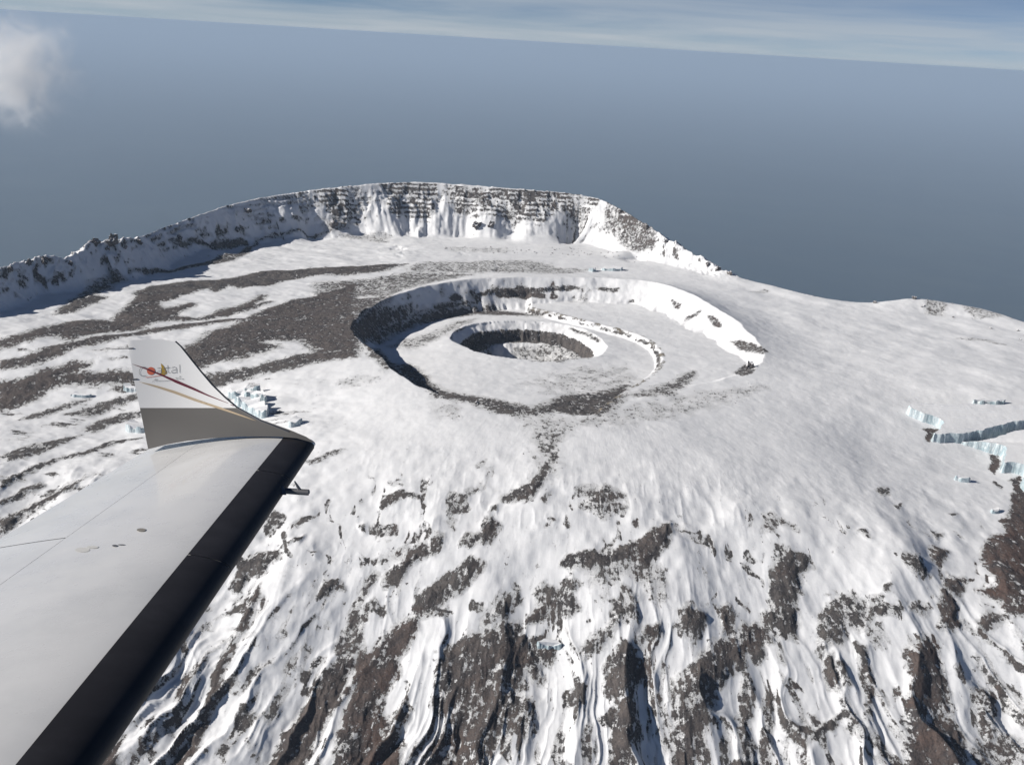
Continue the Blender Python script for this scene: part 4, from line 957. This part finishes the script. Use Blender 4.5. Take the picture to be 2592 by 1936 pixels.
# probe ahead of the leading edge
tb_ = .105; nose = wing(tb_, 0.004, True)
fdir = -(P2 - P1) / np.linalg.norm(P2 - P1)
bm = bmesh.new()
tipq = Q(669, 1064, (np.dot(nose - CAM, FW)) * 1.0)
a_ = nose - fdir * .06 - nW * .02; dirp = (tipq - nose); 
bar(bm, a_ - O, nose + dirp * .96 - O, .019, 12); bar(bm, nose + dirp * .95 - O, tipq - O, .019, 12, .006)
st_ = nose + dirp * .62
bar(bm, st_ - O, st_ + nW * .055 - dirp / np.linalg.norm(dirp) * .03 - O, .012, 6, .004)
probe = mk('probe', bm, m_metal, root)
rows = [[wpix(a + (b - a) * j / 4, ya + (yb - ya) * j / 4, .006) for j in range(5)] for a, ya, b, yb in ((596, 1042, 611, 1046), (604, 1068, 619, 1069))]
m_patch, *_ = mat('grey_patch', (.17, .17, .18), .5)
sheet('grey_patch', rows, m_patch, root)
# filler cap and scuffs
def dot_(name, px, py, rx, ry, m, off=.003, n=14):
    bm = bmesh.new(); vs = [bm.verts.new(wpix(px + rx * math.cos(6.2832 * i / n), py + ry * math.sin(6.2832 * i / n), off) - O) for i in range(n)]
    fc = bm.faces.new(vs)
    bmesh.ops.triangulate(bm, faces=bm.faces); return mk(name, bm, m, root)
m_cap, *_ = mat('tan_cap', (.30, .28, .25), .5, .3)
dot_('filler_cap', 305, 1144, 10, 3.6, m_cap); dot_('latch', 248, 1178, 6, 2.2, m_metal); dot_('latch', 262, 1176, 8, 1.0, m_metal)
m_scuff, *_ = mat('scuffed_paint', (.52, .52, .51), .6)
dot_('scuff_mark', 178, 1187, 16, 5, m_scuff, .0015); dot_('scuff_mark', 200, 1181, 13, 3, m_scuff, .0022)

# winglet: a thin blade standing on the tip, curved into it at the foot
cu = math.radians(54)
upW = nW * math.sin(cu) + bW * math.cos(cu)
nL = np.cross(P2 - P1, upW); nL /= np.linalg.norm(nL)
def root_y(x):
    xs = [320, 360, 400, 460, 520, 600, 640, 680]; ys = [970, 960, 953, 946, 942.5, 943, 946, 957]
    return float(np.interp(x, xs, ys))
P1b = P1 + nW * .03
def wl(px, py, near_=0.0):
    d = ray(px * S, py * S)
    k = np.dot(P2 - CAM, nL) / np.dot(d, nL)
    ry = root_y(px); f_ = min(max((py - 870) / max(ry - 870, 1), 0), 1)
    k *= 1 - .020 * f_ ** 2
    k *= 1 + .010 * math.sin(min(max((px - 280) / 300, 0), 1) * math.pi) * (1 - f_)
    return CAM + d * (k - near_)
SL = [(320, 971), (317, 956), (312, 930), (307, 905), (302, 881), (297, 858), (291, 830), (286, 800), (281, 770), (277, 748), (274, 737), (282, 734.5)]
SR = [(681, 957), (662, 947), (625, 934), (565, 910), (512, 881), (487, 860), (458, 832), (431, 800), (407, 770), (391, 750), (379, 739), (350, 732.5)]
def wl_row(i, n=28):
    (a, b), (c_, d_) = SL[i], SR[i]
    out = []
    for j in range(n):
        s_ = j / (n - 1)
        x = a + (c_ - a) * s_; y = b + (d_ - b) * s_
        if i <= 3:
            y += (root_y(x) - (971 + (957 - 971) * s_)) * (1 - i / 4.0)
        if i == len(SL) - 1: y -= 0
        out.append((x, y, s_))
    return out
def winglet_part(name, i0, i1, m, parent):
    rows = []
    for i in range(i0, i1 + 1):
        r = wl_row(i)
        th_ = .045 if i < 6 else .035
        if i == len(SL) - 1: th_ = .004
        fr = [wl(x, y) for x, y, s_ in r]
        bk = [wl(x, y, -th_ * 2.6 * math.sqrt(max(s_, 0)) ** .5 * (1 - s_) ** .6 * (1 - .5 * s_) - .004) for x, y, s_ in r[::-1]]
        rows.append(fr + bk)
    return sheet(name, rows, m, parent, True, True)
winglet = winglet_part('winglet', 4, len(SL) - 1, m_tipw, root)
foot = winglet_part('winglet_root', 0, 4, m_grey, root)
# dark bar on the sloping front, painted shade of the edge turning away
le = [(SR[i][0], SR[i][1]) for i in range(2, len(SR) - 1)]
m_edge, *_ = mat('edge_shade', (.03, .035, .05), .4)
bm = bmesh.new()
for (a, b), (c_, d_) in zip(le, le[1:]): bar(bm, wl(a, b, -.01) - O, wl(c_, d_, -.01) - O, .010, 8)
mk('leading_edge_shade', bm, m_edge, winglet)
def AZ(a, b): return ((320 + a / 7.373) / S, (850 + b / 7.373) / S)
def art(name, pts, m, near_=.006, parent=winglet):
    v2 = [mathutils.Vector((a, b, 0)) for a, b in pts]
    tr = mathutils.geometry.tessellate_polygon([v2])
    bm = bmesh.new(); vs = [bm.verts.new(wl(*AZ(a, b), near_) - O) for a, b in pts]
    for t in tr: bm.faces.new([vs[i] for i in t])
    bmesh.ops.recalc_face_normals(bm, faces=bm.faces)
    return mk(name, bm, m, parent)
def ribbon(bm, pts, w_, near_):
    pts = [np.array(p, float) for p in pts]
    prev = None
    for i, p in enumerate(pts):
        t = pts[min(i + 1, len(pts) - 1)] - pts[max(i - 1, 0)]; t /= np.linalg.norm(t) + 1e-9
        q = np.array([-t[1], t[0]]) * w_ / 2
        cur = [bm.verts.new(wl(*AZ(*(p + q)), near_) - O), bm.verts.new(wl(*AZ(*(p - q)), near_) - O)]
        if prev: bm.faces.new((prev[0], cur[0], cur[1], prev[1]))
        prev = cur
def dens(pts, k=5):
    return smooth_poly(pts, 2, False)
def strip2(name, a_, b_, m, near_):
    bm = bmesh.new(); prev = None
    n = 24
    A_ = np.array(a_, float); B_ = np.array(b_, float)
    def ev(P, s_):
        L_ = np.concatenate([[0], np.cumsum(np.hypot(*np.diff(P, axis=0).T))]); return np.array([np.interp(s_ * L_[-1], L_, P[:, 0]), np.interp(s_ * L_[-1], L_, P[:, 1])])
    for i in range(n + 1):
        cur = [bm.verts.new(wl(*AZ(*ev(A_, i / n)), near_) - O), bm.verts.new(wl(*AZ(*ev(B_, i / n)), near_) - O)]
        if prev: bm.faces.new((prev[0], cur[0], cur[1], prev[1]))
        prev = cur
    return mk(name, bm, m, winglet)
strip2('tan_stripe', [(230, 855), (400, 888), (600, 938), (900, 1026), (1300, 1176), (1800, 1346), (2212, 1498), (2420, 1585)], [(230, 858), (390, 907), (580, 968), (880, 1070), (1280, 1220), (1780, 1380), (2200, 1517), (2420, 1588)], m_tan, .007)
strip2('maroon_stripe', [(105, 524), (250, 566), (400, 612), (700, 732), (950, 832), (1250, 964), (1500, 1088), (1900, 1254)], [(105, 528), (250, 582), (395, 640), (690, 764), (920, 878), (1230, 1004), (1490, 1112), (1895, 1260)], m_maroon, .006)
art('maroon_tail', [(1935, 1278), (2005, 1298), (1985, 1308), (1940, 1288)], m_maroon, .006)
art('coral_sun', [(458 + 76 * math.cos(a / 20 * 6.2832), 656 + 74 * math.sin(a / 20 * 6.2832)) for a in range(20)], m_coral, .0018)
art('gold_sail', [(640, 512), (690, 560), (725, 615), (755, 690), (735, 715), (715, 720), (705, 745), (690, 757), (650, 745), (615, 722), (640, 690), (648, 640), (655, 590)], m_gold, .002)
bm = bmesh.new()
for st2 in ([(372, 592), (330, 578), (280, 585), (245, 630), (236, 690), (258, 738), (300, 752), (362, 742)],
            [(575, 612), (600, 594), (640, 600), (655, 640), (657, 700)], [(655, 648), (600, 652), (572, 678), (595, 708), (652, 690)],
            [(738, 600), (705, 594), (690, 620), (735, 655), (728, 692), (685, 696)],
            [(764, 548), (768, 640), (772, 682), (808, 690)], [(742, 600), (806, 590)],
            [(842, 604), (875, 578), (920, 588), (932, 620), (936, 692)], [(930, 632), (870, 636), (832, 662), (855, 698), (930, 680)],
            [(988, 535), (995, 688)]):
    ribbon(bm, dens(st2), 8.5, .003)
mk('lettering', bm, m_ink, winglet)
bm = bmesh.new()
for st2 in ([(478, 862), (515, 832), (560, 782), (545, 830), (566, 858)], [(520, 826), (590, 822)], [(585, 850), (600, 826), (612, 852), (632, 830), (645, 850), (668, 832), (682, 848), (705, 832), (722, 846), (745, 832), (762, 844), (790, 828), (812, 838)],
            [(908, 792), (945, 768), (930, 806), (950, 826), (1002, 744), (1012, 758), (985, 812), (1010, 800), (1030, 810)], [(1035, 800), (1062, 800), (1070, 812), (1040, 812)]):
    ribbon(bm, dens(st2), 5.5, .003)
mk('lettering', bm, m_ink, winglet)
bm = bmesh.new(); ribbon(bm, [(358, 776), (500, 760), (640, 740)], 8, .003); mk('coral_line', bm, m_coral, winglet)
for a, b, a2, b2 in ((287, 752.5, 241, 754.5), (296, 819, 280, 820)):
    bm = bmesh.new(); bar(bm, wl(a, b, .0) - O, wl(a2, b2, .0) - O, .0035, 6, .002); bar(bm, wl(a + .5, b, .0) - O, wl(a - 9, b + .5, .0) - O, .006, 8, .005)
    mk('static_wick', bm, m_metal, root)

# ------------------------------------------------------------------ a shred of cloud drifting past on the left
m_c = bpy.data.materials.new('cloud_vapour'); m_c.use_nodes = True; nt = m_c.node_tree; nt.nodes.clear()
pv = N(nt, 'ShaderNodeVolumePrincipled'); pv.inputs['Color'].default_value = (.995, .995, 1, 1)
tcn = N(nt, 'ShaderNodeTexCoord')
ln = N(nt, 'ShaderNodeVectorMath', operation='LENGTH'); nt.links.new(tcn.outputs['Object'], ln.inputs[0])
nz = noise(nt, tcn.outputs['Object'], 2.6, 7, .65, .9)
dd = math_(nt, 'ADD', math_(nt, 'SUBTRACT', 1.0, ln.outputs['Value']), math_(nt, 'MULTIPLY', math_(nt, 'SUBTRACT', nz, .5), 1.9))
nt.links.new(math_(nt, 'MULTIPLY', rng(nt, dd, .30, 1.0), .011), pv.inputs['Density'])
oo = N(nt, 'ShaderNodeOutputMaterial'); nt.links.new(pv.outputs[0], oo.inputs['Volume'])
bm = bmesh.new(); bmesh.ops.create_icosphere(bm, subdivisions=3, radius=1.15)
cl = mk('cloud', bm, m_c)
cl.location = Q(30, 150, 3000); cl.scale = (300, 200, 280)
cl.rotation_euler = (0, math.radians(-18), 0)
tag(cl, 'soft grey white shred of cloud at the upper left against the haze', 'cloud')
